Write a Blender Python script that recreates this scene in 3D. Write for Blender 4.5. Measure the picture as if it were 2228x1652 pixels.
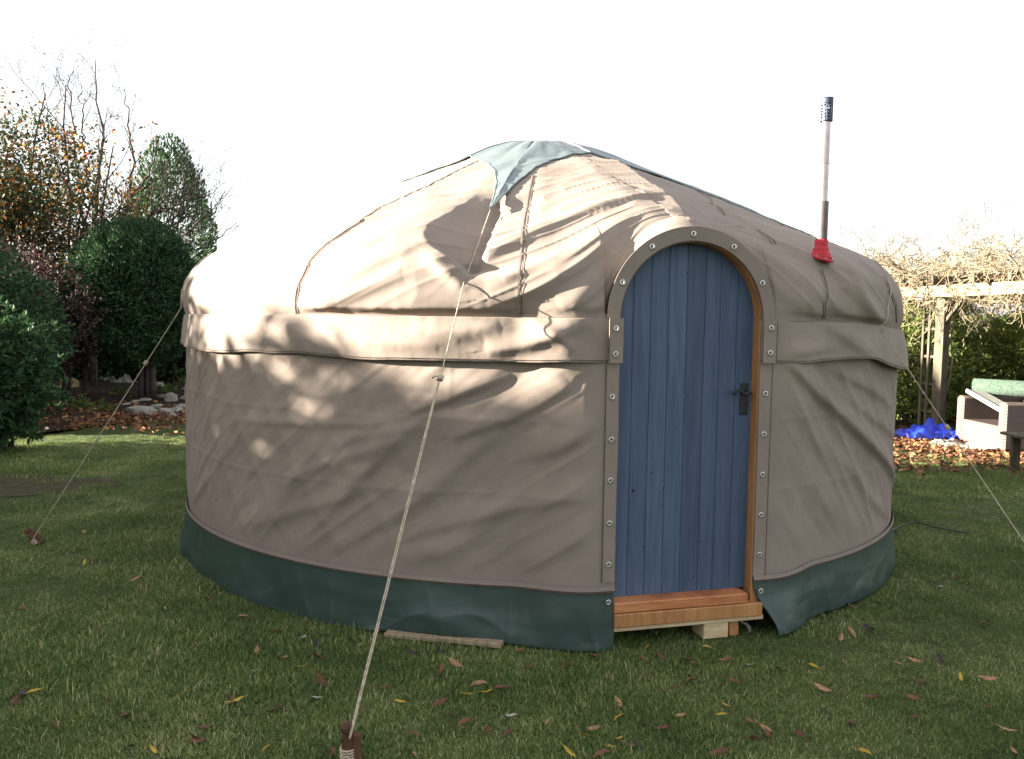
import bpy, bmesh, math, random
import numpy as np
from mathutils import Matrix, Vector

R_ = math.radians
sc = bpy.context.scene
for o in list(bpy.data.objects):
    bpy.data.objects.remove(o, do_unlink=True)
col = sc.collection

# ---------------------------------------------------------------- camera, sky, sun, exposure
EYE = np.array([0.0, 0.0, 1.54])
PITCH, ROLL = 4.0, 0.8
FPX, W0, H0 = 1734.0, 2228.0, 1652.0          # focal length in photo units
cam_d = bpy.data.cameras.new('camera')
cam_d.sensor_width = 36.0
cam_d.lens = 36.0 * FPX / W0
cam_d.clip_end = 800.0
cam = bpy.data.objects.new('camera', cam_d)
col.objects.link(cam)
CM = (Matrix.Rotation(R_(90 - PITCH), 3, 'X') @ Matrix.Rotation(R_(ROLL), 3, 'Z'))
cam.matrix_world = Matrix.Translation(EYE.tolist()) @ CM.to_4x4()
sc.camera = cam

SUN_AZ, SUN_EL = -90.0, 12.0                   # azimuth from +Y towards +X
sun_dir = Vector((math.sin(R_(SUN_AZ)) * math.cos(R_(SUN_EL)),
                  math.cos(R_(SUN_AZ)) * math.cos(R_(SUN_EL)), math.sin(R_(SUN_EL))))
world = bpy.data.worlds.new('World')
sc.world = world
world.use_nodes = True
nt = world.node_tree
bg = nt.nodes['Background']
sky = nt.nodes.new('ShaderNodeTexSky')
sky.sky_type = 'NISHITA'
sky.sun_disc = False
sky.sun_elevation = R_(SUN_EL)
sky.sun_rotation = R_(SUN_AZ)
sky.dust_density = 2.0
sky.air_density = 1.0
mixw = nt.nodes.new('ShaderNodeMix')
mixw.data_type = 'RGBA'
mixw.inputs['Factor'].default_value = 0.70     # thin bright overcast veil
mixw.inputs['B'].default_value = (3.55, 3.52, 3.6, 1)
nt.links.new(sky.outputs['Color'], mixw.inputs['A'])
nt.links.new(mixw.outputs['Result'], bg.inputs['Color'])
bg.inputs['Strength'].default_value = 0.05

sun_l = bpy.data.lights.new('sun', 'SUN')
sun_l.energy = 5.0
sun_l.angle = R_(0.6)
sun_l.color = (1.0, 0.90, 0.78)
sun_o = bpy.data.objects.new('sun', sun_l)
col.objects.link(sun_o)
sun_o.rotation_euler = (-sun_dir).to_track_quat('-Z', 'Y').to_euler()

sc.view_settings.view_transform = 'Standard'
sc.view_settings.look = 'None'
sc.view_settings.gamma = 1.0
sc.view_settings.exposure = 3.15
sc.render.engine = 'CYCLES'
sc.cycles.max_bounces = 6
sc.cycles.diffuse_bounces = 3
sc.cycles.transparent_max_bounces = 6
sc.cycles.use_adaptive_sampling = True

rng = np.random.default_rng(7)
random.seed(7)

# ---------------------------------------------------------------- measuring helpers
MC = np.array(CM)


def ray(px, py):
    d = MC @ np.array([(px - W0 / 2) / FPX, -(py - H0 / 2) / FPX, -1.0])
    return d / np.linalg.norm(d)


def ground(px, py, z=0.0):
    d = ray(px, py)
    return EYE + d * ((z - EYE[2]) / d[2])


def atY(px, py, Y):
    d = ray(px, py)
    return EYE + d * ((Y - EYE[1]) / d[1])


# ---------------------------------------------------------------- noise
_T = rng.random((256, 256))


def vnoise(x, y, seed=0):
    x = np.asarray(x, float) + seed * 17.31
    y = np.asarray(y, float) + seed * 9.77
    ix, iy = np.floor(x).astype(int), np.floor(y).astype(int)
    fx, fy = x - ix, y - iy
    fx = fx * fx * fx * (fx * (fx * 6 - 15) + 10)
    fy = fy * fy * fy * (fy * (fy * 6 - 15) + 10)
    a, b = _T[ix % 256, iy % 256], _T[(ix + 1) % 256, iy % 256]
    c, d = _T[ix % 256, (iy + 1) % 256], _T[(ix + 1) % 256, (iy + 1) % 256]
    return ((a * (1 - fx) + b * fx) * (1 - fy) + (c * (1 - fx) + d * fx) * fy) * 2 - 1


def fbm(x, y, seed=0, oct=3):
    s, a = 0, 1.0
    for k in range(oct):
        s = s + a * vnoise(np.asarray(x) * 2 ** k, np.asarray(y) * 2 ** k, seed + k * 3)
        a *= 0.5
    return s


def unit(v):
    return v / (np.linalg.norm(v, axis=-1)[..., None] + 1e-12)


def sstep(a, b, x):
    t = np.clip((x - a) / (b - a), 0, 1)
    return t * t * (3 - 2 * t)


# ---------------------------------------------------------------- object helpers
def wloc(o):
    v = Vector((0, 0, 0))
    while o is not None:
        v = v + o.location
        o = o.parent
    return v


def tag(o, label=None, cat=None, group=None, kind=None):
    if label:
        o['label'] = label
    if cat:
        o['category'] = cat
    if group:
        o['group'] = group
    if kind:
        o['kind'] = kind
    return o


def thing(name, loc, label, cat, group=None):
    o = bpy.data.objects.new(name, None)
    o.empty_display_size = 0.1
    col.objects.link(o)
    o.location = Vector([float(v) for v in loc])
    return tag(o, label, cat, group)


def mesh_np(name, V, F, mat, smooth=False, tint=None):
    V = np.ascontiguousarray(V, dtype=np.float32)
    me = bpy.data.meshes.new(name)
    if isinstance(F, np.ndarray):
        Fs = [F]
    else:
        Fs = [np.asarray(f) for f in F if len(f)]
    nl = sum(f.size for f in Fs)
    npoly = sum(len(f) for f in Fs)
    me.vertices.add(len(V))
    me.vertices.foreach_set('co', V.ravel())
    me.loops.add(nl)
    me.loops.foreach_set('vertex_index', np.concatenate([f.ravel() for f in Fs]).astype(np.int32))
    me.polygons.add(npoly)
    st, k = [], 0
    for f in Fs:
        st.append(k + np.arange(len(f)) * f.shape[1])
        k += f.size
    me.polygons.foreach_set('loop_start', np.concatenate(st).astype(np.int32))
    me.polygons.foreach_set('use_smooth', np.full(npoly, bool(smooth)))
    if tint is not None:
        at = me.attributes.new('tint', 'FLOAT', 'FACE')
        at.data.foreach_set('value', np.asarray(tint, dtype=np.float32))
    me.update(calc_edges=True)
    me.validate()
    if mat:
        me.materials.append(mat)
    return me


def link(name, me, parent=None, loc=(0, 0, 0)):
    o = bpy.data.objects.new(name, me)
    col.objects.link(o)
    o.location = Vector([float(v) for v in loc])
    if parent is not None:
        o.parent = parent
    return o


def put(name, V, F, mat, parent=None, smooth=False, tint=None):
    """world-space vertices; a child is stored relative to its parent"""
    V = np.asarray(V, float)
    if parent is not None:
        V = V - np.array(wloc(parent))
        return link(name, mesh_np(name, V, F, mat, smooth, tint), parent)
    b = np.array([V[:, 0].mean(), V[:, 1].mean(), V[:, 2].min()])
    return link(name, mesh_np(name, V - b, F, mat, smooth, tint), None, b)


class MB:
    """collects shapes of one piece"""
    def __init__(s):
        s.v, s.q, s.t, s.n = [], [], [], 0

    def add(s, V, Q=None, T=None):
        V = np.asarray(V, float)
        s.v.append(V)
        if Q is not None and len(Q):
            s.q.append(np.asarray(Q) + s.n)
        if T is not None and len(T):
            s.t.append(np.asarray(T) + s.n)
        s.n += len(V)
        return s

    def box(s, c, size, M=None, bev=0.0):
        """bevelled box, M a 3x3 orientation"""
        h = np.array(size, float) / 2
        bm = bmesh.new()
        bmesh.ops.create_cube(bm, size=1.0)
        for v in bm.verts:
            v.co = Vector((v.co.x * 2 * h[0], v.co.y * 2 * h[1], v.co.z * 2 * h[2]))
        if bev > 0:
            bmesh.ops.bevel(bm, geom=list(bm.edges), offset=bev, segments=1, affect='EDGES', profile=0.5)
        bm.verts.index_update()
        V = np.array([v.co[:] for v in bm.verts])
        if M is not None:
            V = V @ np.asarray(M, float).T
        V = V + np.asarray(c, float)
        Q = [[v.index for v in f.verts] for f in bm.faces if len(f.verts) == 4]
        T = [[v.index for v in f.verts] for f in bm.faces if len(f.verts) == 3]
        bm.free()
        return s.add(V, Q, T)

    def tube(s, P, r, sides=6, cap=True):
        P = np.asarray(P, float)
        n = len(P)
        r = np.full(n, r, float) if np.isscalar(r) else np.asarray(r, float)
        t = np.gradient(P, axis=0)
        t /= np.linalg.norm(t, axis=1)[:, None] + 1e-12
        m = t.mean(0)
        ref = np.array([0, 0, 1.0]) if abs(m[2]) < 0.8 * np.linalg.norm(m) + 1e-9 else np.array([1.0, 0, 0])
        a = np.cross(t, ref)
        a /= np.linalg.norm(a, axis=1)[:, None] + 1e-12
        b = np.cross(t, a)
        th = np.arange(sides) * 2 * math.pi / sides
        V = (P[:, None] + r[:, None, None] * (np.cos(th)[None, :, None] * a[:, None] + np.sin(th)[None, :, None] * b[:, None])).reshape(-1, 3)
        i = np.arange(n - 1)[:, None] * sides
        k = np.arange(sides)[None]
        k2 = (k + 1) % sides
        Q = np.stack([i + k, i + k2, i + sides + k2, i + sides + k], -1).reshape(-1, 4)
        T = []
        if cap:
            V = np.vstack([V, P[:1], P[-1:]])
            c0, c1 = n * sides, n * sides + 1
            for q in range(sides):
                T.append([c0, (q + 1) % sides, q])
                T.append([c1, (n - 1) * sides + q, (n - 1) * sides + (q + 1) % sides])
        return s.add(V, Q, T)

    def lathe(s, prof, c, axis=(0, 0, 1), sides=16):
        ax = np.asarray(axis, float)
        ax /= np.linalg.norm(ax)
        ref = np.array([1.0, 0, 0]) if abs(ax[0]) < 0.8 else np.array([0, 1.0, 0])
        a = np.cross(ax, ref)
        a /= np.linalg.norm(a)
        b = np.cross(ax, a)
        th = np.arange(sides) * 2 * math.pi / sides
        V = np.vstack([np.asarray(c, float) + ax * z + r * (np.cos(th)[:, None] * a + np.sin(th)[:, None] * b) for r, z in prof])
        Q = []
        for i in range(len(prof) - 1):
            for k in range(sides):
                k2 = (k + 1) % sides
                Q.append([i * sides + k, i * sides + k2, (i + 1) * sides + k2, (i + 1) * sides + k])
        return s.add(V, Q)

    def data(s):
        V = np.vstack(s.v)
        F = []
        if s.q:
            F.append(np.vstack(s.q))
        if s.t:
            F.append(np.vstack(s.t))
        return V, F

    def build(s, name, mat, parent=None, smooth=False):
        V, F = s.data()
        return put(name, V, F, mat, parent, smooth)


def grid_faces(nr, nc, wrap=False):
    r = np.arange(nr - 1)[:, None]
    c = np.arange(nc if wrap else nc - 1)[None]
    c2 = (c + 1) % nc
    return np.stack([r * nc + c, r * nc + c2, (r + 1) * nc + c2, (r + 1) * nc + c], -1).reshape(-1, 4)


def solidify(o, th, off=-1.0):
    m = o.modifiers.new('thickness', 'SOLIDIFY')
    m.thickness = th
    m.offset = off
    return o


# ---------------------------------------------------------------- materials
def mat_new(name, rough=0.8, spec=0.3):
    m = bpy.data.materials.new(name)
    m.use_nodes = True
    b = m.node_tree.nodes['Principled BSDF']
    b.inputs['Roughness'].default_value = rough
    b.inputs['Specular IOR Level'].default_value = spec
    return m, m.node_tree, b


def N(nt, typ, **kw):
    n = nt.nodes.new(typ)
    for k, v in kw.items():
        if k in n.inputs:
            n.inputs[k].default_value = v
        else:
            setattr(n, k, v)
    return n


def ramp(nt, stops):
    r = nt.nodes.new('ShaderNodeValToRGB')
    e = r.color_ramp.elements
    while len(e) < len(stops):
        e.new(0.5)
    for el, (p, c) in zip(e, stops):
        el.position = p
        el.color = (c[0], c[1], c[2], 1)
    return r


def noise_mat(name, stops, scale=8.0, detail=6.0, rough=0.8, spec=0.3, bump=0.0, bscale=None, stretch=(1, 1, 1), nrough=0.6, bdist=0.01):
    m, nt, b = mat_new(name, rough, spec)
    tc = N(nt, 'ShaderNodeTexCoord')
    mp = N(nt, 'ShaderNodeMapping')
    mp.inputs['Scale'].default_value = stretch
    nt.links.new(tc.outputs['Object'], mp.inputs['Vector'])
    no = N(nt, 'ShaderNodeTexNoise', Scale=scale, Detail=detail, Roughness=nrough)
    nt.links.new(mp.outputs['Vector'], no.inputs['Vector'])
    r = ramp(nt, stops)
    nt.links.new(no.outputs['Fac'], r.inputs['Fac'])
    nt.links.new(r.outputs['Color'], b.inputs['Base Color'])
    if bump:
        n2 = N(nt, 'ShaderNodeTexNoise', Scale=bscale or scale * 4, Detail=6.0)
        nt.links.new(mp.outputs['Vector'], n2.inputs['Vector'])
        bp = N(nt, 'ShaderNodeBump', Strength=bump, Distance=bdist)
        nt.links.new(n2.outputs['Fac'], bp.inputs['Height'])
        nt.links.new(bp.outputs['Normal'], b.inputs['Normal'])
    return m


def leaf_mat(name, stops, rough=0.55, spec=0.35, trans=0.25):
    """colour per leaf from the face attribute 'tint'"""
    m, nt, b = mat_new(name, rough, spec)
    at = N(nt, 'ShaderNodeAttribute', attribute_name='tint')
    r = ramp(nt, stops)
    nt.links.new(at.outputs['Fac'], r.inputs['Fac'])
    nt.links.new(r.outputs['Color'], b.inputs['Base Color'])
    if trans:
        tr = N(nt, 'ShaderNodeBsdfTranslucent')
        nt.links.new(r.outputs['Color'], tr.inputs['Color'])
        mx = N(nt, 'ShaderNodeMixShader', Fac=trans)
        nt.links.new(b.outputs['BSDF'], mx.inputs[1])
        nt.links.new(tr.outputs['BSDF'], mx.inputs[2])
        nt.links.new(mx.outputs['Shader'], nt.nodes['Material Output'].inputs['Surface'])
    return m


def canvas_mat(name, c, rough=0.85, spec=0.25, weave=0.12, var=0.12, trans=0.0):
    m, nt, b = mat_new(name, rough, spec)
    tc = N(nt, 'ShaderNodeTexCoord')
    n1 = N(nt, 'ShaderNodeTexNoise', Scale=2.2, Detail=5.0, Roughness=0.65)
    n2 = N(nt, 'ShaderNodeTexNoise', Scale=160.0, Detail=2.0)
    for n in (n1, n2):
        nt.links.new(tc.outputs['Object'], n.inputs['Vector'])
    lo = tuple(v * (1 - var) for v in c)
    hi = tuple(min(1, v * (1 + var)) for v in c)
    r = ramp(nt, [(0.3, lo), (0.7, hi)])
    nt.links.new(n1.outputs['Fac'], r.inputs['Fac'])
    mx = N(nt, 'ShaderNodeMix', data_type='RGBA', blend_type='MULTIPLY')
    mx.inputs['Factor'].default_value = 0.35
    nt.links.new(r.outputs['Color'], mx.inputs['A'])
    nt.links.new(n2.outputs['Color'], mx.inputs['B'])
    r2 = ramp(nt, [(0.3, (0.75,) * 3), (0.7, (1.0,) * 3)])
    nt.links.new(n2.outputs['Fac'], r2.inputs['Fac'])
    nt.links.new(r2.outputs['Color'], mx.inputs['B'])
    nt.links.new(mx.outputs['Result'], b.inputs['Base Color'])
    n3 = N(nt, 'ShaderNodeTexNoise', Scale=34.0, Detail=4.0)
    nt.links.new(tc.outputs['Object'], n3.inputs['Vector'])
    bp = N(nt, 'ShaderNodeBump', Strength=weave, Distance=0.004)
    nt.links.new(n3.outputs['Fac'], bp.inputs['Height'])
    nt.links.new(bp.outputs['Normal'], b.inputs['Normal'])
    if trans:
        tr = N(nt, 'ShaderNodeBsdfTranslucent')
        nt.links.new(mx.outputs['Result'], tr.inputs['Color'])
        ms = N(nt, 'ShaderNodeMixShader', Fac=trans)
        nt.links.new(b.outputs['BSDF'], ms.inputs[1])
        nt.links.new(tr.outputs['BSDF'], ms.inputs[2])
        nt.links.new(ms.outputs['Shader'], nt.nodes['Material Output'].inputs['Surface'])
    return m


def plain(name, c, rough=0.6, spec=0.4, metal=0.0):
    m, nt, b = mat_new(name, rough, spec)
    tc = N(nt, 'ShaderNodeTexCoord')
    no = N(nt, 'ShaderNodeTexNoise', Scale=18.0, Detail=5.0)
    nt.links.new(tc.outputs['Object'], no.inputs['Vector'])
    r = ramp(nt, [(0.3, tuple(v * 0.82 for v in c)), (0.7, tuple(min(1, v * 1.12) for v in c))])
    nt.links.new(no.outputs['Fac'], r.inputs['Fac'])
    nt.links.new(r.outputs['Color'], b.inputs['Base Color'])
    b.inputs['Metallic'].default_value = metal
    return m


M = {}
M['canvas'] = canvas_mat('tan_canvas', (0.241, 0.198, 0.164))
M['hem'] = canvas_mat('tan_hem', (0.232, 0.191, 0.159))
M['stitch'] = plain('dark_thread', (0.09, 0.065, 0.055), 0.9, 0.1)
M['cap'] = canvas_mat('green_cap_canvas', (0.105, 0.14, 0.138), 0.42, 0.5, 0.08)
M['skirt'] = canvas_mat('green_pvc', (0.031, 0.055, 0.046), 0.42, 0.45, 0.10, 0.2)
M['piping'] = plain('pale_piping', (0.42, 0.42, 0.40), 0.7)
M['rope'] = noise_mat('rope', [(0.35, (0.30, 0.25, 0.18)), (0.65, (0.55, 0.48, 0.37))], 60, 3, 0.9, 0.1, 0.5, 120)
M['steel'] = plain('zinc_steel', (0.62, 0.60, 0.57), 0.32, 0.5, 0.9)
M['iron'] = plain('black_iron', (0.012, 0.012, 0.014), 0.45, 0.5)
M['frame'] = noise_mat('oiled_larch', [(0.3, (0.27, 0.125, 0.045)), (0.7, (0.43, 0.215, 0.085))], 5, 8, 0.55, 0.35, 0.15, 20, (6, 6, 0.8))
M['sill'] = noise_mat('red_larch', [(0.28, (0.16, 0.05, 0.02)), (0.5, (0.40, 0.155, 0.06)), (0.75, (0.50, 0.23, 0.10))], 4, 8, 0.5, 0.35, 0.1, 20, (1.2, 1.2, 8))
M['pine'] = noise_mat('raw_pine', [(0.3, (0.42, 0.31, 0.17)), (0.7, (0.60, 0.49, 0.31))], 4, 6, 0.75, 0.25, 0.2, 18, (1, 1, 7))
M['bluewood'] = None
M['oldpine'] = noise_mat('old_pine', [(0.3, (0.16, 0.12, 0.075)), (0.7, (0.34, 0.27, 0.18))], 6, 7, 0.85, 0.2, 0.3, 18, (7, 7, 1))
M['red'] = plain('red_silicone', (0.46, 0.020, 0.035), 0.6, 0.4)
M['flue'] = plain('stainless_flue', (0.42, 0.36, 0.34), 0.30, 0.5, 0.9)
M['flue_dark'] = plain('sooty_flue', (0.13, 0.10, 0.10), 0.5, 0.5, 0.6)
M['cowl'] = plain('blued_cowl', (0.05, 0.06, 0.10), 0.5, 0.5, 0.4)
M['bark'] = noise_mat('grey_bark', [(0.3, (0.035, 0.028, 0.025)), (0.7, (0.11, 0.09, 0.078))], 7, 8, 0.9, 0.1, 0.5, 25)
M['twig'] = noise_mat('tan_twig', [(0.3, (0.10, 0.078, 0.05)), (0.7, (0.30, 0.245, 0.16))], 5, 5, 0.85, 0.1)
M['pegwood'] = noise_mat('rusty_peg', [(0.3, (0.045, 0.024, 0.016)), (0.55, (0.11, 0.055, 0.035)), (0.75, (0.20, 0.12, 0.08))], 16, 9, 0.8, 0.2, 0.6, 30, (1, 1, .5), bdist=.004)
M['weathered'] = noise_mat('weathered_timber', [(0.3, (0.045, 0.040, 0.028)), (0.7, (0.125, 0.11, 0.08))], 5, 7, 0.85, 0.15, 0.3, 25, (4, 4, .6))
M['beam'] = noise_mat('sunny_beam', [(0.3, (0.30, 0.25, 0.15)), (0.7, (0.50, 0.44, 0.28))], 5, 7, 0.85, 0.15, 0.3, 25, (.6, 4, 4))  # sunlit look put into the paler timber colour
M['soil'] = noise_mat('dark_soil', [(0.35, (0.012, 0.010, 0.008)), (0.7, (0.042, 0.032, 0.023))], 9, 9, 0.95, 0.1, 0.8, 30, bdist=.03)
M['trodden'] = noise_mat('trodden_earth', [(0.35, (0.030, 0.030, 0.014)), (0.7, (0.075, 0.066, 0.036))], 9, 9, 0.95, 0.1, 0.8, 30, bdist=.03)
M['stone'] = noise_mat('pale_stone', [(0.3, (0.12, 0.115, 0.095)), (0.7, (0.33, 0.31, 0.26))], 6, 9, 0.9, 0.15, 0.7, 18, bdist=.02)
M['sandstone'] = noise_mat('yellow_stone', [(0.3, (0.19, 0.15, 0.075)), (0.7, (0.34, 0.28, 0.16))], 6, 9, 0.9, 0.15, 0.7, 18, bdist=.02)
M['tarp'] = plain('blue_tarp', (0.008, 0.03, 0.42), 0.35, 0.5)
M['sheet'] = plain('grey_sheet', (0.20, 0.20, 0.18), 0.6, 0.4)
M['mat'] = noise_mat('green_mat', [(0.3, (0.028, 0.046, 0.034)), (0.7, (0.075, 0.105, 0.080))], 40, 4, 0.95, 0.1, 0.5, 120)
M['matedge'] = plain('mat_backing', (0.20, 0.28, 0.12), 0.9)
M['board'] = plain('white_board', (0.60, 0.56, 0.47), 0.6)
M['cable'] = plain('black_cable', (0.01, 0.011, 0.013), 0.5)
M['bag'] = plain('white_bag', (0.55, 0.58, 0.62), 0.6)
M['lampgrey'] = plain('grey_lamp', (0.42, 0.42, 0.44), 0.5)


def plank_mat():
    m, nt, b = mat_new('blue_painted_plank', 0.6, 0.3)
    tc = N(nt, 'ShaderNodeTexCoord')
    oi = N(nt, 'ShaderNodeObjectInfo')
    mp = N(nt, 'ShaderNodeMapping')
    mp.inputs['Scale'].default_value = (9, 9, 0.55)
    ad = N(nt, 'ShaderNodeVectorMath', operation='ADD')
    nt.links.new(tc.outputs['Object'], ad.inputs[0])
    cm = N(nt, 'ShaderNodeVectorMath', operation='SCALE')
    cm.inputs['Scale'].default_value = 7.0
    cx = N(nt, 'ShaderNodeCombineXYZ')
    nt.links.new(oi.outputs['Random'], cx.inputs['X'])
    nt.links.new(oi.outputs['Random'], cx.inputs['Z'])
    nt.links.new(cx.outputs['Vector'], cm.inputs[0])
    nt.links.new(cm.outputs['Vector'], ad.inputs[1])
    nt.links.new(ad.outputs['Vector'], mp.inputs['Vector'])
    n1 = N(nt, 'ShaderNodeTexNoise', Scale=3.0, Detail=8.0, Roughness=0.7, Distortion=0.6)
    nt.links.new(mp.outputs['Vector'], n1.inputs['Vector'])
    r = ramp(nt, [(0.22, (0.032, 0.053, 0.094)), (0.5, (0.056, 0.086, 0.142)), (0.8, (0.094, 0.126, 0.185))])
    nt.links.new(n1.outputs['Fac'], r.inputs['Fac'])
    hv = N(nt, 'ShaderNodeHueSaturation')
    mr = N(nt, 'ShaderNodeMapRange')
    mr.inputs['To Min'].default_value = 0.86
    mr.inputs['To Max'].default_value = 1.14
    nt.links.new(oi.outputs['Random'], mr.inputs['Value'])
    nt.links.new(mr.outputs['Result'], hv.inputs['Value'])
    nt.links.new(r.outputs['Color'], hv.inputs['Color'])
    nt.links.new(hv.outputs['Color'], b.inputs['Base Color'])
    bp = N(nt, 'ShaderNodeBump', Strength=0.25, Distance=0.004)
    nt.links.new(n1.outputs['Fac'], bp.inputs['Height'])
    nt.links.new(bp.outputs['Normal'], b.inputs['Normal'])
    return m


M['bluewood'] = plank_mat()


def wicker_mat():
    m, nt, b = mat_new('wicker', 0.6, 0.3)
    tc = N(nt, 'ShaderNodeTexCoord')
    w = []
    for ax, sc_ in (('Z', 22.0), ('DIAGONAL', 30.0)):
        wv = N(nt, 'ShaderNodeTexWave', Scale=sc_, bands_direction=ax)
        nt.links.new(tc.outputs['Object'], wv.inputs['Vector'])
        w.append(wv)
    mu = N(nt, 'ShaderNodeMath', operation='MULTIPLY')
    nt.links.new(w[0].outputs['Fac'], mu.inputs[0])
    nt.links.new(w[1].outputs['Fac'], mu.inputs[1])
    r = ramp(nt, [(0.0, (0.045, 0.032, 0.028)), (0.55, (0.25, 0.20, 0.17))])
    nt.links.new(mu.outputs['Value'], r.inputs['Fac'])
    nt.links.new(r.outputs['Color'], b.inputs['Base Color'])
    bp = N(nt, 'ShaderNodeBump', Strength=0.6, Distance=0.006)
    nt.links.new(mu.outputs['Value'], bp.inputs['Height'])
    nt.links.new(bp.outputs['Normal'], b.inputs['Normal'])
    return m


M['wicker'] = wicker_mat()
# ---------------------------------------------------------------- ground
def lawn_mat():
    m, nt, b = mat_new('lawn_ground', 0.95, 0.1)
    g = N(nt, 'ShaderNodeNewGeometry')
    n1 = N(nt, 'ShaderNodeTexNoise', Scale=1.1, Detail=8.0, Roughness=0.65)
    n2 = N(nt, 'ShaderNodeTexNoise', Scale=45.0, Detail=5.0, Roughness=0.7)
    for n in (n1, n2):
        nt.links.new(g.outputs['Position'], n.inputs['Vector'])
    r1 = ramp(nt, [(0.35, (0.056, 0.076, 0.026)), (0.6, (0.084, 0.106, 0.038)), (0.75, (0.115, 0.100, 0.052))])
    r2 = ramp(nt, [(0.3, (0.35,) * 3), (0.75, (1.25,) * 3)])
    nt.links.new(n1.outputs['Fac'], r1.inputs['Fac'])
    nt.links.new(n2.outputs['Fac'], r2.inputs['Fac'])
    mx = N(nt, 'ShaderNodeMix', data_type='RGBA', blend_type='MULTIPLY')
    mx.inputs['Factor'].default_value = 1.0
    nt.links.new(r1.outputs['Color'], mx.inputs['A'])
    nt.links.new(r2.outputs['Color'], mx.inputs['B'])
    nt.links.new(mx.outputs['Result'], b.inputs['Base Color'])
    bp = N(nt, 'ShaderNodeBump', Strength=0.8, Distance=0.02)
    nt.links.new(n2.outputs['Fac'], bp.inputs['Height'])
    nt.links.new(bp.outputs['Normal'], b.inputs['Normal'])
    return m


def gz(x, y):
    """gentle unevenness of the lawn"""
    x, y = np.asarray(x, float), np.asarray(y, float)
    d = np.hypot(x - 0.2, y - 6.4)
    return 0.018 * fbm(x * 0.7, y * 0.7, 11) * sstep(2.9, 4.2, d) - 0.012


edges = np.concatenate([-np.geomspace(400, 16.5, 14), np.linspace(-16, 16, 161), np.geomspace(16.5, 400, 14)])
gx, gy = np.meshgrid(edges, edges + 6.0)
V = np.stack([gx, gy, gz(gx, gy)], -1).reshape(-1, 3)
lawn = link('lawn', mesh_np('lawn', V, grid_faces(len(edges), len(edges)), lawn_mat(), True))
tag(lawn, 'short green lawn of the garden', None, None, 'structure')

# planted bed, left rear
def blob_sheet(name, poly, z, mat, n=60, rough=0.0):
    P = np.array(poly, float)
    c = P.mean(0)
    k = len(P)
    t = np.linspace(0, k, n, endpoint=False)
    i = t.astype(int)
    fr = (t - i)[:, None]
    p0, p1, p2, p3 = P[(i - 1) % k], P[i % k], P[(i + 1) % k], P[(i + 2) % k]
    ring = 0.5 * (2 * p1 + (p2 - p0) * fr + (2 * p0 - 5 * p1 + 4 * p2 - p3) * fr ** 2 + (3 * p1 - p0 - 3 * p2 + p3) * fr ** 3)
    rows = []
    for s in np.linspace(0, 1, 14):
        q = c + (ring - c) * s
        zz = z + rough * (1 - s ** 4) + (0.03 * fbm(q[:, 0] * 2, q[:, 1] * 2, 5) + 0.03 if rough else 0) * (1 - s ** 6)
        rows.append(np.column_stack([q, np.full(n, 1.0) * zz]))
    V = np.vstack(rows)
    return link(name, mesh_np(name, V, grid_faces(14, n, True), mat, True))


BED = [(-17, 9.6), (-7.6, 9.9), (-5.9, 11.4), (-5.2, 12.9), (-3.6, 13.0), (-1.5, 13.6), (-1, 24), (-18, 26)]
bed = blob_sheet('flower_bed', BED, 0.012, M['soil'], 90, 0.06)
tag(bed, kind='structure')
RBED = [(3.9, 11.6), (6, 11.5), (9.6, 11.3), (13, 11.6), (14, 17), (4, 17)]
rbed = blob_sheet('shrub_bed', RBED, 0.012, M['soil'], 60, 0.03)
tag(rbed, kind='structure')

earth = blob_sheet('bare_earth', [(-6.2, 6.95), (-5.0, 6.7), (-4.0, 6.9), (-3.6, 7.25), (-3.9, 7.6), (-4.6, 7.75), (-5.6, 7.8), (-6.5, 7.5)], 0.0, M['trodden'], 64, 0.0)
for v_ in earth.data.vertices:
    v_.co.z = float(gz(v_.co.x, v_.co.y)) + 0.006
tag(earth, kind='structure')

# ---------------------------------------------------------------- yurt frame of reference
A0 = R_(1.8)
YC = np.array([6.378 * math.sin(A0), 6.378 * math.cos(A0), 0.0])
UX = np.array([-math.sin(A0), -math.cos(A0), 0.0])      # towards the camera
RX = np.array([math.cos(A0), -math.sin(A0), 0.0])       # to the right
RW, ZE, ZW, ZF = 2.60, 1.572, 0.285, 1.365              # wall radius, eave, wall foot, flap foot
PHD = R_(16.3)                                          # door direction
ND = math.sin(PHD) * RX + math.cos(PHD) * UX
TD = math.cos(PHD) * RX - math.sin(PHD) * UX
DPL, HW, HEM = 2.632, 0.37, 0.066                       # door plane, opening half width, hem width

PROF = np.array([(2.60, 0.0), (2.60, ZE), (2.622, 1.65), (2.617, 1.75), (2.578, 1.85), (2.50, 1.935), (2.37, 2.005),
                 (2.15, 2.10), (1.6, 2.345), (1.1, 2.565), (0.72, 2.725), (0.55, 2.785), (0.38, 2.83), (0.2, 2.855), (0.0, 2.865)])
_s = np.concatenate([[0], np.cumsum(np.hypot(*np.diff(PROF, axis=0).T))])
# smooth, evenly resampled profile, v = arc length from the ground
_vv = np.linspace(0, _s[-1], 1200)
_pr = np.interp(_vv, _s, PROF[:, 0])
_pz = np.interp(_vv, _s, PROF[:, 1])
_k = np.exp(-0.5 * (np.arange(-40, 41) / 14.0) ** 2)
_k /= _k.sum()
_pr = np.convolve(np.pad(_pr, 40, mode='reflect', reflect_type='odd'), _k, 'valid')
_pz = np.convolve(np.pad(_pz, 40, mode='edge'), _k, 'valid')
_pz[:40] = np.interp(_vv[:40], [0, _vv[40]], [0, _pz[40]])
VE = float(np.interp(ZE, _pz[:700], _vv[:700]))          # v of the eave
VT = float(_vv[-1])


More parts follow.
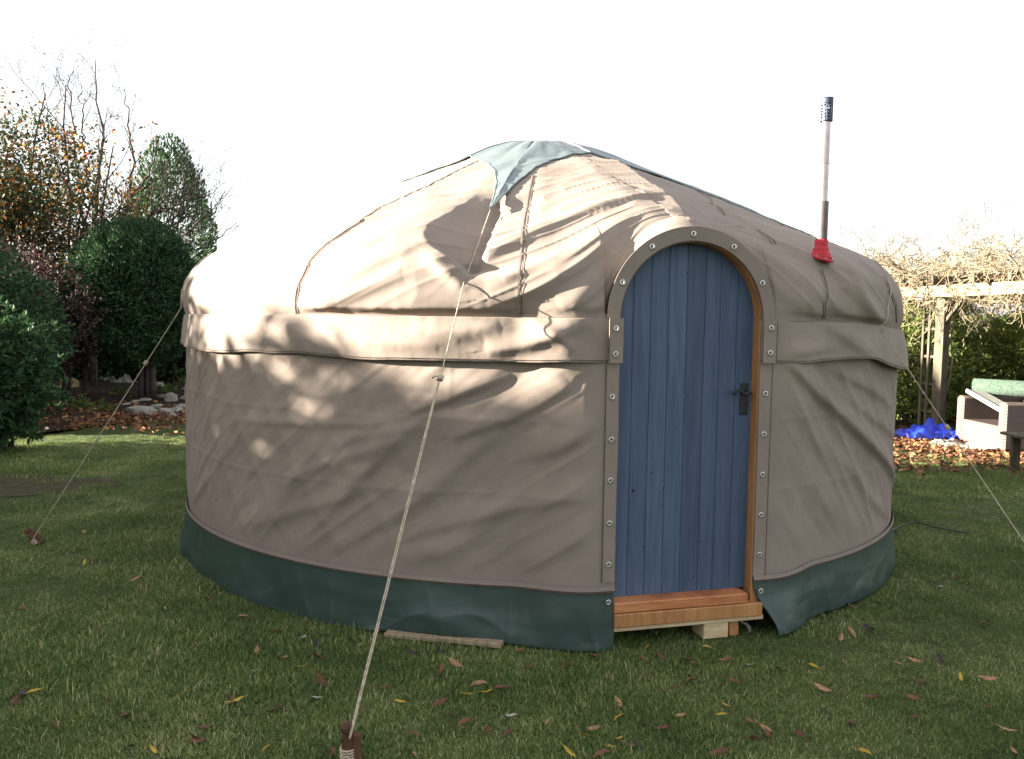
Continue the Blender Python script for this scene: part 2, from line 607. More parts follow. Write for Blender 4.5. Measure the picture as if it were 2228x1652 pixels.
def prof(v):
    return np.interp(v, _vv, _pr), np.interp(v, _vv, _pz)


def cyl_point(phi, r, z):
    phi, r, z = np.broadcast_arrays(phi, r, z)
    return YC + (r * np.sin(phi))[..., None] * RX + (r * np.cos(phi))[..., None] * UX + z[..., None] * np.array([0, 0, 1.0])


def on_yurt(px, py):
    """photo point -> (phi, v) on the undisturbed shell"""
    d = ray(px, py)
    t = np.linspace(2.5, 9, 6000)
    P = EYE + t[:, None] * d - YC
    rr = np.hypot(P[:, 0], P[:, 1])
    shell = np.interp(P[:, 2], _pz, _pr, left=2.6, right=-1)
    g = rr - shell
    i = np.argmax(g < 0)
    if g[i] >= 0:
        i = int(np.argmin(g))
    q = P[i]
    phi = math.atan2(q @ RX, q @ UX)
    return phi, float(np.interp(q[2], _pz, _vv))


RM = 2.45   # metres per radian used for distances on the cloth


class Folds:
    """creases of the cloth, drawn as ridges along lines on the shell"""
    def __init__(s):
        s.items = []

    def ridge(s, pts, amp, wu, wd, sharp=False, taper=True):
        s.items.append((np.array([on_yurt(*p) for p in pts]), amp, wu, wd, sharp, taper))

    def eval(s, phi, v):
        out = np.zeros(np.broadcast(phi, v).shape)
        X = phi * RM + 0 * v
        Y = v + 0 * phi
        for P, amp, wu, wd, sharp, taper in s.items:
            Q = np.column_stack([P[:, 0] * RM, P[:, 1]])
            L = np.concatenate([[0], np.cumsum(np.hypot(*np.diff(Q, axis=0).T))])
            # smooth the line
            tt = np.linspace(0, L[-1], max(8, int(L[-1] / 0.03)))
            Q = np.column_stack([np.interp(tt, L, Q[:, 0]), np.interp(tt, L, Q[:, 1])])
            for _ in range(4):
                Q[1:-1] = 0.25 * Q[:-2] + 0.5 * Q[1:-1] + 0.25 * Q[2:]
            pad = 3 * max(wu, wd)
            m = (X > Q[:, 0].min() - pad) & (X < Q[:, 0].max() + pad) & (Y > Q[:, 1].min() - pad) & (Y < Q[:, 1].max() + pad)
            if not m.any():
                continue
            x, y = X[m], Y[m]
            best = np.full(x.shape, 1e9)
            side = np.zeros(x.shape)
            par = np.zeros(x.shape)
            n = len(Q)
            for i in range(n - 1):
                a, b = Q[i], Q[i + 1]
                e = b - a
                l2 = e @ e + 1e-12
                u = ((x - a[0]) * e[0] + (y - a[1]) * e[1]) / l2
                uc = np.clip(u, 0, 1)
                dx, dy = x - a[0] - uc * e[0], y - a[1] - uc * e[1]
                d = np.hypot(dx, dy)
                k = d < best
                best[k] = d[k]
                side[k] = ((e[0] * (y - a[1]) - e[1] * (x - a[0])) * np.sign(e[0] if abs(e[0]) > 1e-6 else -e[1]))[k]
                par[k] = ((i + uc) / (n - 1))[k]
            w = np.where(side > 0, wu, wd)
            pr = np.exp(-best / w) if sharp else np.exp(-(best / w) ** 2)
            if taper:
                pr = pr * (0.25 + 0.75 * np.sin(np.clip(par, 0, 1) * math.pi) ** 0.6)
            out[m] += amp * pr
        return out


# ---- folds of the wall cloth
FW = Folds()
for pts, amp, wu, wd in [
    ([(892, 892), (960, 872), (1040, 842), (1115, 812)], .022, .10, .045),
    ([(985, 948), (1060, 925), (1140, 895), (1230, 832)], .024, .10, .05),
    ([(1150, 995), (1220, 962), (1290, 915)], .020, .10, .06),
    ([(880, 1125), (950, 1060), (1010, 995), (1090, 935)], .016, .10, .07),
    ([(890, 1162), (990, 1135), (1090, 1108), (1200, 1082), (1310, 1048)], .016, .09, .06),
    ([(1105, 1250), (1180, 1200), (1250, 1150), (1315, 1120)], .012, .10, .08),
    ([(880, 1225), (990, 1190), (1060, 1145), (1110, 1100)], .012, .08, .06),
    ([(523, 1188), (575, 1120), (634, 1060), (703, 953)], .010, .09, .06),
    ([(648, 1195), (692, 1139), (755, 1074), (841, 980), (941, 891)], .015, .09, .05),
    ([(700, 1215), (800, 1155), (900, 1095), (960, 1040)], .013, .07, .05),
    ([(523, 915), (680, 922), (830, 922), (925, 888)], .007, .05, .03),
    ([(560, 1140), (640, 1115), (740, 1085), (830, 1050)], .010, .06, .05),
    ([(620, 1055), (700, 1010), (790, 985), (880, 950)], .011, .06, .05),
    ([(700, 985), (780, 950), (860, 935), (940, 925)], .010, .06, .05),
    # right of the door
    ([(1683, 782), (1748, 837), (1811, 892), (1883, 963), (1946, 1056)], .034, .11, .035),
    ([(1799, 799), (1870, 835), (1935, 882)], .014, .08, .04),
    ([(1820, 850), (1890, 905), (1945, 955)], .012, .07, .04),
    ([(1685, 963), (1745, 1035), (1799, 1098), (1870, 1150)], .011, .12, .09),
    ([(1824, 988), (1860, 1030), (1891, 1081), (1933, 1136)], .014, .08, .05),
    ([(1690, 850), (1760, 935), (1820, 1010), (1850, 1060)], .010, .10, .07),
]:
    FW.ridge(pts, amp * 1.1, wu * .72, wd * .62)

# ---- folds of the roof cloth
FR = Folds()
for pts, amp, wu, wd in [
    ([(1045, 556), (1105, 522), (1140, 511), (1200, 499), (1320, 483), (1440, 470)], .028, .17, .032),
    ([(1060, 650), (1133, 640), (1222, 607), (1310, 570), (1395, 530)], .024, .09, .045),
    ([(1060, 615), (1180, 585), (1290, 552), (1380, 525)], .013, .06, .04),
    ([(1215, 668), (1285, 636), (1340, 600)], .024, .06, .04),
    ([(1270, 685), (1310, 664), (1348, 640)], .016, .05, .035),
    ([(1090, 606), (1150, 582), (1200, 566)], .016, .05, .03),
    ([(647, 664), (700, 640), (754, 613), (892, 541)], .020, .08, .045),
    ([(685, 684), (745, 650), (806, 624), (880, 600)], .020, .06, .04),
    ([(660, 686), (700, 664), (740, 648)], .016, .05, .03),
    ([(700, 679), (830, 673), (1000, 672), (1120, 680)], .036, .13, .03),
    ([(700, 560), (800, 530), (900, 490)], .012, .12, .06),
    ([(930, 560), (965, 590), (1010, 620)], .028, .05, .03),
    # right of the door
    ([(1560, 520), (1598, 550), (1672, 596), (1787, 687)], .026, .10, .05),
    ([(1560, 470), (1650, 520), (1737, 563), (1836, 588), (1918, 625)], .022, .10, .05),
    ([(1655, 580), (1720, 612), (1779, 650)], .016, .06, .04),
    ([(1836, 588), (1860, 630), (1877, 666), (1918, 707)], .024, .07, .04),
    ([(1800, 590), (1850, 640), (1900, 690)], .016, .06, .04),
    ([(1500, 440), (1600, 480), (1700, 520)], .014, .09, .05),
    ([(1700, 490), (1780, 530), (1860, 570)], .012, .08, .04),
    ([(1670, 640), (1720, 668), (1770, 690)], .014, .05, .04),
    ([(1790, 660), (1860, 690), (1930, 712)], .020, .07, .03),
]:
    FR.ridge(pts, amp, wu, wd)
RQ = on_yurt(1286, 345)          # where the tight ridge from the door arch meets the crown cover
ROPE_F = np.array([on_yurt(*p) for p in ((1070, 462), (1048, 510), (1030, 565), (1012, 620))])


def phi_columns(a, b):
    """dense where the photo looks, coarse behind"""
    out, p = [], a
    while p < b:
        out.append(p)
        q = (p + math.pi) % (2 * math.pi) - math.pi
        p += R_(0.22) if abs(q) < R_(88) else R_(1.6)
    return np.array(out + [b])


def door_blend(P):
    """cloth leaves the round wall and lies flat on the door frame"""
    q = P - YC
    xd = q @ TD
    dn = q @ ND
    w = np.where(dn > 0, 1 - sstep(HW + HEM + 0.0, 0.85, np.abs(xd)), 0)
    return P + (w * (DPL - dn))[..., None] * ND, w


PA = math.asin(HW / RW)
ph0, ph1 = PHD + PA, PHD + 2 * math.pi - PA
cols = phi_columns(ph0, ph1)
cw = (cols + math.pi) % (2 * math.pi) - math.pi


def wall_disp(phi, z):
    s = phi * RW
    left = 1 - sstep(-0.35, 0.05, phi - PHD)
    # diagonal drag lines, slanting one way left of the door and the other way right of it
    a = np.where(phi < PHD, 0.62, -0.85)
    u = s * np.cos(a) + z * np.sin(a)
    w = -s * np.sin(a) + z * np.cos(a)
    d = 0.0095 * (1 - np.abs(vnoise(u * 1.0, w * 5.0, 2))) ** 2.4 + 0.005 * (1 - np.abs(vnoise(u * 1.5, w * 9.0, 6))) ** 3.0 - 0.006 + 0.0022 * fbm(u * 4, w * 19, 4, 2)
    # trellis behind the cloth
    for sg in (1, -1):
        t = (s * 0.82 + sg * z * 0.60) / 0.30
        d = d + 0.0042 * np.exp(-((t - np.round(t)) / 0.13) ** 2) * (1 - sstep(R_(-22), R_(2), phi))
    # old packing creases
    for z0 in (0.72, 1.08):
        d = d + 0.003 * np.exp(-np.abs(z - z0 - 0.012 * vnoise(s * 2, 0 * z, 31)) / 0.012)
    for s0 in np.arange(-6, 6, 0.62):
        d = d + 0.0025 * np.exp(-np.abs(s - s0) / 0.012)
    d = d + 0.008 * vnoise(s * 1.1, z * 1.3, 8)
    return d


# wall
zr = np.linspace(ZW, ZE + 0.02, 132)
PH, ZZ = np.meshgrid(cw, zr)
P, wd = door_blend(cyl_point(PH, RW, ZZ))
dsp = wall_disp(PH, ZZ) + FW.eval(PH, ZZ)
edge = sstep(HW + 0.05, HW + 0.22, np.abs((P - YC) @ TD) + (((P - YC) @ ND) < 0) * 9)
dsp = dsp * edge * sstep(ZW - 0.02, ZW + 0.16, ZZ) * (1 - 0.75 * sstep(1.40, 1.56, ZZ))
nrm = np.sin(PH)[..., None] * RX + np.cos(PH)[..., None] * UX
P = P + dsp[..., None] * nrm
# the wall hem runs a little low at the left
yurt = thing('yurt', YC, 'round tan canvas yurt with blue arched door and dark green skirt', 'yurt')
wall = put('wall_canvas', P.reshape(-1, 3), grid_faces(len(zr), len(cw)), M['canvas'], yurt, True)
wall['label'] = 'tan canvas wall with diagonal folds'

# skirt
zs = np.linspace(-0.005, ZW + 0.003, 44)
PH, ZZ = np.meshgrid(cw, zs)
fl = sstep(ZW, 0.0, ZZ) if False else 1 - sstep(0.0, ZW + 0.02, ZZ)
P, wd = door_blend(cyl_point(PH, RW + 0.008, ZZ))
xd = (P - YC) @ TD
fr = ((P - YC) @ ND) > 0
s = PH * RW
gath = np.exp(-(ZW - ZZ) / 0.06)
d = 0.002 + 0.030 * fl + (0.5 * 0.012 * vnoise(s * 2.2, ZZ * 3, 21) + 0.005 * fbm(s * 3 + ZZ * 4, ZZ * 7 - s * 2, 22, 2)) * (0.12 + fl)
d = d + 0.0015 * gath * vnoise(s * 26 + ZZ * 6, ZZ * 2, 23) + 0.004 * vnoise(s * 9, ZZ * 4, 24) * (0.4 + fl)
for s0 in (-1.06, -0.12, 0.28, 1.55, -1.9):
    d = d + 0.010 * np.exp(-np.abs(s - s0) / 0.014) * (0.1 + fl) * np.where(s > s0, 1, 0.3)
d = d + 0.006 * (1 - np.abs(vnoise(s * 4.2 + ZZ * 1.5, ZZ * 2.2 - s * .4, 30))) ** 7 * (0.1 + fl) + 0.003 * np.abs(fbm(s * 5 + ZZ * 3, ZZ * 8 - s * 1.5, 27, 2)) * (0.1 + fl) - 0.004 * np.abs(vnoise(s * 3.3 - ZZ * 5, ZZ * 6, 28)) * (0.1 + fl)
d = d + 0.025 * np.exp(-((s + 2.95) / 0.22) ** 2) * fl          # flared pleat at the far left
d = d - 0.016 * np.exp(-((s - 1.45) / 0.10) ** 2) * fl
nrm = np.sin(PH)[..., None] * RX + np.cos(PH)[..., None] * UX
P = P + d[..., None] * nrm
# free corner right of the door swings away from the opening
cr = np.where(fr & (xd > 0), np.exp(-(xd - HW) / 0.20), 0) * fl ** 1.4
P = P + (0.115 * cr)[..., None] * TD + (0.03 * cr)[..., None] * ND
clr = np.where(s > R_(24) * RW, 0.012 * sstep(R_(24), R_(30), PH), 0) + np.where((s < 0.9) & (s > -0.9), 0.03 * np.exp(-((s + 0.45) / 0.35) ** 2), 0)
P[..., 2] += clr * fl - 0.006 * fl * (s < -1) + 0.006 * fl * vnoise(s * 2, 0 * s, 29)
sk = put('mud_skirt', P.reshape(-1, 3), grid_faces(len(zs), len(cw)), M['skirt'], yurt, True)
solidify(sk, 0.003)

# flap hanging from the eave
zf = np.linspace(ZF, ZE + 0.01, 40)
PH, ZZ = np.meshgrid(cw, zf)
dn = 1 - (ZZ - ZF) / (ZE - ZF)
s = PH * RW
P, wd = door_blend(cyl_point(PH, RW + 0.012, ZZ))
edge = sstep(HW + 0.05, HW + 0.30, np.abs((P - YC) @ TD) + (((P - YC) @ ND) < 0) * 9)
d = 0.004 + (0.024 * dn ** 1.2 + 0.007 * np.sin(dn * math.pi)) * edge
d = d + edge * (0.016 * vnoise(s * 1.7, ZZ * 2, 41) * (0.3 + dn) + 0.006 * vnoise(s * 4.0 + ZZ * 5, ZZ * 4, 42) + 0.002 * vnoise(s * 9 + ZZ * 20, ZZ * 9, 43) + 0.0008 * fbm(s * 22, ZZ * 14, 44))
FF = Folds()
for pts, amp, wu, wdn in [([(1060, 760), (1150, 748), (1230, 715), (1270, 700)], .030, .06, .035), ([(900, 715), (1000, 725), (1090, 712)], .022, .04, .05),
                          ([(1150, 700), (1195, 725), (1240, 762)], .022, .03, .035), ([(1265, 698), (1285, 720), (1300, 745)], .014, .02, .025),
                          ([(790, 735), (870, 745), (960, 752)], .014, .03, .04), ([(700, 700), (740, 730), (760, 768)], .010, .03, .03),
                          ([(640, 696), (655, 730), (650, 765)], .016, .05, .05), ([(1790, 700), (1830, 740), (1880, 775)], .022, .08, .04),
                          ([(1660, 770), (1740, 760), (1800, 755)], .012, .04, .03)]:
    FF.ridge(pts, amp, wu, wdn)
d = d + edge * FF.eval(PH, ZZ)
nrm = np.sin(PH)[..., None] * RX + np.cos(PH)[..., None] * UX
P = P + d[..., None] * nrm
P[..., 2] += dn * edge * (0.016 * vnoise(s * 1.4, 0 * s, 45) + 0.006 * vnoise(s * 5, 0 * s, 46)
                          - 0.040 * sstep(R_(44), R_(52), PH) + 0.012 * np.exp(-((PH - R_(36)) / R_(7)) ** 2)) \
    - 0.035 * sstep(R_(40), R_(60), PH) * (PH > 0)
flap_edge = P[0].copy()
flap_top = P[-1].copy()
fl_o = put('eave_flap', P.reshape(-1, 3), grid_faces(len(zf), len(cw)), M['canvas'], yurt, True)
solidify(fl_o, 0.003)
FLAPROW = P[2].copy()
WALLHEM = None

# ---------------------------------------------------------------- roof cloth
RA = HW + HEM
angs = np.linspace(0.02, math.pi - 0.02, 160)
extra = PHD + np.arcsin(RA * np.cos(angs) / 2.63)
rc = np.unique(np.round(np.concatenate([phi_columns(PHD - math.pi, PHD + math.pi), extra]), 5))
nv = 230
vb = np.concatenate([VE + np.linspace(0, 0.62, 110, endpoint=False), np.linspace(VE + 0.62, VT - 1e-4, nv - 110)])
PH, VV = np.meshgrid(rc, vb)
r0, z0 = prof(VV)
base = np.stack([r0, z0], -1)
# boundary at the eave, lifted over the arch
xdc = 2.63 * np.sin(rc - PHD)
inside = np.abs(xdc) < RA
zB = np.where(inside, ZE + np.sqrt(np.clip(RA ** 2 - xdc ** 2, 0, None)), ZE)
rB = np.where(inside, DPL / np.cos(np.clip(rc - PHD, -.3, .3)), RW)
# where the round wall flattens on the frame
wbl = 1 - sstep(RA, 0.85, np.abs(RW * np.sin(rc - PHD)))
rflat = RW + wbl * (DPL / np.cos(np.clip(rc - PHD, -.5, .5)) - RW) * (np.cos(rc - PHD) > 0)
rB = np.where(inside, rB, rflat)
v1 = VE + 1.7
b1 = np.array(prof(v1))
f = np.clip((VV - VE) / (v1 - VE), 0, 1)[..., None]
line = np.stack([rB + 0 * VV, zB + 0 * VV], -1) * (1 - f) + b1 * f
a = np.where(inside, np.sqrt(np.clip(1 - (xdc / RA) ** 2, 0, 1)) ** 0.7, 0)
tent = (line - base) * a[None, :, None] * (1 - f) ** 0.0
tent[VV > v1] = 0
# also the plain flattening outside the arch
flatd = np.stack([(rflat - RW) + 0 * VV, 0 * VV], -1) * np.exp(-(VV - VE) / 0.35)[..., None]
flatd[:, inside] = 0
dl = tent + flatd
# let the pull of the arch spread sideways higher up
uni = np.linspace(PHD - R_(45), PHD + R_(45), 721)
ker_x = (np.arange(-240, 241)) * (uni[1] - uni[0]) * RM
near = (rc > uni[0]) & (rc < uni[-1])
for i in range(len(vb)):
    sg = 0.34 * (1 - math.exp(-(vb[i] - VE) / 0.35)) + 0.12 * (vb[i] - VE)
    wt = math.exp(-(vb[i] - VE) / 0.11)
    if sg < 0.004:
        continue
    k = np.exp(-0.5 * (ker_x / sg) ** 2)
    k /= k.sum()
    gain = 1.0 + 0.25 * min(1, sg / 0.15)
    for c in (0, 1):
        g = np.interp(uni, rc, dl[i, :, c])
        g = np.convolve(np.pad(g, 240), k, 'valid')
        sm = np.interp(rc[near], uni, g) * gain
        dl[i, near, c] = sm * (1 - wt) + dl[i, near, c] * wt
pos = base + dl
# exact boundary in the first row
pos[0, :, 0], pos[0, :, 1] = rB, zB
# relax the first rows so that they leave the boundary smoothly
for i in range(1, 9):
    t = i / 9
    pos[i] = pos[0] * (1 - t) + pos[9] * t + 0 if True else pos[i]
# normals of the section for displacement
dr = np.gradient(pos[..., 0], axis=0)
dz = np.gradient(pos[..., 1], axis=0)
ln = np.hypot(dr, dz) + 1e-9
nr_, nz_ = dz / ln, -dr / ln
sw = np.abs(nr_) + np.abs(nz_) > 0
s = PH * RM
h = VV - VE
ppos = (PH + math.pi) % (2 * math.pi) - math.pi
disp = FR.eval(ppos, VV)
phr = PHD + (RQ[0] - PHD) * np.clip((VV - VE) / (RQ[1] - VE), 0, 1.15)
dxr = (ppos - phr) * np.interp(VV, _vv, _pr)
ramp_v = sstep(VE + 0.05, VE + 0.75, VV) * (1 - 0.75 * sstep(RQ[1] - 0.5, RQ[1], VV)) * (1 - sstep(RQ[1] + .1, VT - .1, VV))
disp = disp + 0.075 * ramp_v * np.where(dxr < 0, np.clip(1 + dxr / 0.80, 0, 1) ** 1.2, np.clip(1 - dxr / 0.26, 0, 1) ** 1.3)
# general slackness, drag lines running up towards the door side
ang = np.where(ppos < PHD, 0.42, -0.55)
u = s * np.cos(ang) + h * np.sin(ang)
w = -s * np.sin(ang) + h * np.cos(ang)
amp = sstep(0, 0.12, h) * (1 - 0.6 * sstep(1.0, 1.6, h))
disp = disp + amp * (0.005 * fbm(u * 1.3, w * 5.0, 51, 2) + 0.009 * (1 - np.abs(vnoise(u * 1.1, w * 6.5, 58))) ** 4 + 0.005 * (1 - np.abs(vnoise(u * 1.7, w * 12, 59))) ** 5 + 0.0012 * fbm(u * 3, w * 15, 53, 2))
rr_ = np.interp(VV, _vv, _pr)
disp = disp + 0.0032 * vnoise(ppos * rr_ * 2.2, h * 21, 54) * sstep(0.5, 1.0, h) + 0.0016 * vnoise(ppos * rr_ * 3, h * 44, 56) * sstep(0.6, 1.1, h)
# puckers at the eave seam
disp = disp + 0.007 * vnoise(s * 24, h * 3, 55) * np.exp(-h / 0.035) * (~inside)[None, :] + 0.007 * vnoise(s * 1.6, h * 2, 57) * sstep(0.03, .2, h)
# rafters showing through
raf = 2 * math.pi / 26
tr = ppos / raf
disp = disp + 0.005 * np.exp(-((tr - np.round(tr)) * raf * rr_ / 0.07) ** 2) * sstep(0.2, 0.5, h)
# valley pressed in by the front rope
vline = np.interp(VV, ROPE_F[::-1, 1], ROPE_F[::-1, 0], left=ROPE_F[-1, 0], right=ROPE_F[0, 0])
dx = (ppos - vline) * rr_
_ct = VE + 0.19 + 0.75 * np.clip(-dx, 0, .3)
along = sstep(_ct, _ct + 0.07, VV) * (1 - sstep(ROPE_F[0, 1] + 0.10, ROPE_F[0, 1] + 0.50, VV))
wl = 0.16 + 0.13 * sstep(ROPE_F[0, 1] + 0.3, VE + 0.55, VV)
val = np.where(dx < 0, -0.41 * wl * np.clip(1 + dx / wl, 0, 1) ** 1.05, -0.41 * wl * (0.55 * np.clip(1 - dx / 0.05, 0, 1) + 0.45 * np.clip(1 - dx / 0.62, 0, 1) ** 1.1))
val = val + 0.016 * np.exp(-((dx + 0.40) / 0.16) ** 2)
disp = disp + val * along
rope_depth = -0.105
pos[..., 0] += nr_ * disp * sstep(0, 0.05, h)
pos[..., 1] += nz_ * disp * sstep(0, 0.05, h)
# the eave sags a touch at the far right, as does the flap
pos[..., 1] -= (0.035 * sstep(R_(40), R_(60), ppos) * (ppos > 0)) * np.exp(-h / 0.4)
pos[..., 0] = np.clip(pos[..., 0], 0.0005, None)
RP = cyl_point(PH, pos[..., 0], pos[..., 1])
roof = put('roof_canvas', RP.reshape(-1, 3), grid_faces(nv, len(rc)), M['canvas'], yurt, True)
roof['label'] = 'tan canvas roof, sunlit on the left and shaded on the right'


def roof_at(phi, v, off=0.0):
    """point on the finished roof cloth"""
    q = (phi - rc[0]) % (2 * math.pi) + rc[0]
    j = np.interp(q, rc, np.arange(len(rc)))
    i = np.interp(v, vb, np.arange(nv))
    i0, j0 = np.clip(np.floor(i).astype(int), 0, nv - 2), np.clip(np.floor(j).astype(int), 0, len(rc) - 2)
    fi, fj = (i - i0)[..., None], (j - j0)[..., None]
    p = (RP[i0, j0] * (1 - fi) * (1 - fj) + RP[i0 + 1, j0] * fi * (1 - fj) + RP[i0, j0 + 1] * (1 - fi) * fj + RP[i0 + 1, j0 + 1] * fi * fj)
    if np.any(off):
        a = RP[i0 + 1, j0] - RP[i0, j0]
        b = RP[i0, j0 + 1] - RP[i0, j0]
        n = np.cross(b, a)
        n = n / (np.linalg.norm(n, axis=-1)[..., None] + 1e-12)
        p = p + n * np.asarray(off)[..., None] if np.ndim(off) else p + n * off
    return p


def ribbon(name, P, width, mat, parent, up):
    """flat strip along P, 'up' the outward direction for each point"""
    P = np.asarray(P, float)
    t = np.gradient(P, axis=0)
    t /= np.linalg.norm(t, axis=1)[:, None] + 1e-12
    sd = np.cross(t, up)
    sd /= np.linalg.norm(sd, axis=1)[:, None] + 1e-12
    o = put(name, np.vstack([P - sd * width / 2, P + sd * width / 2]), grid_faces(2, len(P)), mat, parent, False)
    solidify(o, 0.002, 0)
    return o


def outward(P):
    q = np.asarray(P) - YC
    q = q.copy()
    q[:, 2] = 0
    n = q / (np.linalg.norm(q, axis=1)[:, None] + 1e-9)
    n[:, 2] = np.where(np.asarray(P)[:, 2] > 1.95, 1.6, 0.1)
    return n / np.linalg.norm(n, axis=1)[:, None]


def roof_seam(pts, width=0.009, n=60):
    q = np.array([on_yurt(*p) for p in pts])
    t = np.linspace(0, len(q) - 1, n)
    ph = np.interp(t, np.arange(len(q)), np.unwrap(q[:, 0]))
    v = np.clip(np.interp(t, np.arange(len(q)), q[:, 1]), VE + 0.01, VT)
    P = roof_at(ph, v, 0.0025)
    ribbon('roof_seam', P, width, M['hem'], yurt, outward(P))
    ribbon('stitching', roof_at(ph + 0.006, v, 0.0035), 0.0035, M['stitch'], yurt, outward(P))


roof_seam([(1158, 388), (1140, 470), (1132, 560), (1128, 690)])
roof_seam([(1040, 352), (930, 405), (820, 462), (720, 525), (660, 600), (641, 690)])
roof_seam([(1515, 412), (1545, 450), (1580, 480)], .010)
roof_seam([(1635, 500), (1655, 520), (1690, 545)], .010)
roof_seam([(1778, 590), (1786, 625), (1776, 660), (1788, 692)])
roof_seam([(1700, 478), (1760, 520)], .010)
roof_seam([(1915, 600), (1932, 630), (1950, 690)], .013)

# stitched seam at the eave and hem lines
k = np.abs(cw) < R_(100)
idx = np.where(np.abs(cw) < R_(100))[0]
for part in (idx[cw[idx] > PHD], idx[cw[idx] < PHD]):
    part = part[np.argsort(cw[part])][::2]
    Pt = flap_top[part] + (flap_top[part] - YC) * np.array([1, 1, 0]) / RW * 0.003
    Pt[:, 2] -= 0.003
    ribbon('eave_seam', Pt, 0.010, M['hem'], yurt, outward(Pt))
    Ps = Pt.copy()
    Ps[:, 2] -= 0.007
    ribbon('stitching', Ps, 0.004, M['stitch'], yurt, outward(Ps))
    Pf = FLAPROW[part] + (FLAPROW[part] - YC) * np.array([1, 1, 0]) / RW * 0.003
    ribbon('stitching', Pf, 0.0025, M['stitch'], yurt, outward(Pf))
    Pw = cyl_point(cw[part], RW, np.full(len(part), ZW + 0.004))
    Pw, _ = door_blend(Pw)
    Pw = Pw + outward(Pw) * np.array([1, 1, 0]) * 0.015
    ribbon('wall_hem', Pw, 0.022, M['hem'], yurt, outward(Pw))
    Pw2 = Pw.copy()
    Pw2[:, 2] -= 0.017
    ribbon('stitching', Pw2, 0.006, M['stitch'], yurt, outward(Pw2))


def dpt(x, z, d=DPL):
    """point in the door's own frame: x sideways, z up, d out from the yurt's middle"""
    return YC + TD * x + ND * d + np.array([0, 0, z])


DM = np.column_stack([TD, ND, [0, 0, 1]])     # local x,y,z -> world


def strip_between(name, A, B, mat, parent, th=0.004):
    A, B = np.asarray(A), np.asarray(B)
    o = put(name, np.vstack([A, B]), grid_faces(2, len(A)), mat, parent, False)
    solidify(o, th, 0)
    return o


# hems round the door opening
for sgn in (-1, 1):
    zz = np.linspace(0.0 if sgn < 0 else 0.02, ZF + 0.01, 40)
    wob = 0.003 * vnoise(zz * 4, zz * 0 + sgn, 71)
    inn = [dpt(sgn * (HW + 0) + w, z, DPL + 0.006) for z, w in zip(zz[zz > ZW], wob[zz > ZW])]
    out = [dpt(sgn * (HW + HEM), z, DPL + 0.005) for z in zz[zz > ZW]]
    strip_between('door_hem', inn, out, M['hem'], yurt)
    strip_between('stitching', [p + ND * 0.003 for p in out], [p + ND * 0.003 + TD * 0.003 for p in out], M['stitch'], yurt, 0.001)
    zz = np.linspace(ZF + 0.0, ZE, 12)
    inn = [dpt(sgn * (HW - 0.004), z, DPL + 0.034) for z in zz]
    out = [dpt(sgn * (HW + HEM), z, DPL + 0.036) for z in zz]
    strip_between('flap_hem', inn, out, M['hem'], yurt)
    strip_between('stitching', [p + ND * 0.003 for p in out], [p + ND * 0.003 + TD * 0.003 for p in out], M['stitch'], yurt, 0.001)
tt = np.linspace(0, math.pi, 80)
inn = [dpt(HW * math.cos(t), ZE + HW * math.sin(t), DPL + 0.012) for t in tt]
out = [dpt((RA + .004) * math.cos(t), ZE + (RA + .004) * math.sin(t), DPL + 0.012) for t in tt]
strip_between('arch_hem', inn, out, M['hem'], yurt)
strip_between('stitching', [p + ND * 0.003 for p in inn], [dpt((HW + .003) * math.cos(t), ZE + (HW + .003) * math.sin(t), DPL + 0.015) for t in tt], M['stitch'], yurt, 0.001)

# turn-button fasteners
smb = MB()
smb.lathe([(0.0, 0.0), (0.0135, 0.0), (0.0145, 0.002), (0.0135, 0.0045), (0.009, 0.005), (0.0085, 0.003), (0.0, 0.003)], (0, 0, 0), ND, 16)
sV, sF = smb.data()
stud_me = mesh_np('fastener', sV, sF, M['steel'], True)
kmb = MB()
kmb.box((0, 0, 0), (0.006, 0.012, 0.016), DM, 0.002)
kV, kF = kmb.data()
key_me = mesh_np('turn_key', kV, kF, M['steel'])
hole_mb = MB()
hole_mb.lathe([(0.0, 0.0), (0.0045, 0.0), (0.0045, 0.0022), (0.0, 0.0022)], (0, 0, 0), ND, 10)
hV, hF = hole_mb.data()
hole_me = mesh_np('key_hole', hV, hF, M['iron'])


def stud(x, z, d):
    p = dpt(x, z, d) - YC
    o = link('fastener', stud_me, yurt, p)
    kk = link('turn_key', key_me, o, tuple(ND * 0.008 + TD * 0.003 + np.array([0, 0, -0.002])))
    kk.rotation_euler = (0, 0, 0)
    link('key_hole', hole_me, o, tuple(ND * 0.0035 - TD * 0.004 + np.array([0, 0, 0.003])))


def door_xz(px, py, d=DPL):
    dr_ = ray(px, py)
    t = (d - (EYE - YC) @ ND) / (dr_ @ ND)
    p = EYE + dr_ * t - YC
    return p @ TD, p[2]


for px, py in [(1509, 518), (1422, 542), (1593, 545), (1355, 615), (1650, 621)]:
    x, z = door_xz(px, py, DPL + .014)
    r = math.hypot(x, z - ZE)
    k = (RA - 0.032) / r
    stud(x * k, ZE + (z - ZE) * k, DPL + 0.014)
for px, py, dd in [(1334, 715, .038), (1333, 771, .038), (1329, 864, .008), (1327, 957, .008), (1326, 1046, .008), (1324, 1139, .008), (1322, 1229, .008), (1321, 1311, .016),
                   (1666, 714, .038), (1663, 768, .038), (1661, 857, .008), (1658, 945, .008), (1654, 1033, .008), (1651, 1121, .008), (1648, 1207, .008), (1645, 1287, .03)]:
    x, z = door_xz(px, py, DPL + dd)
    x = math.copysign(HW + 0.033, x)
    stud(x, z, DPL + dd)

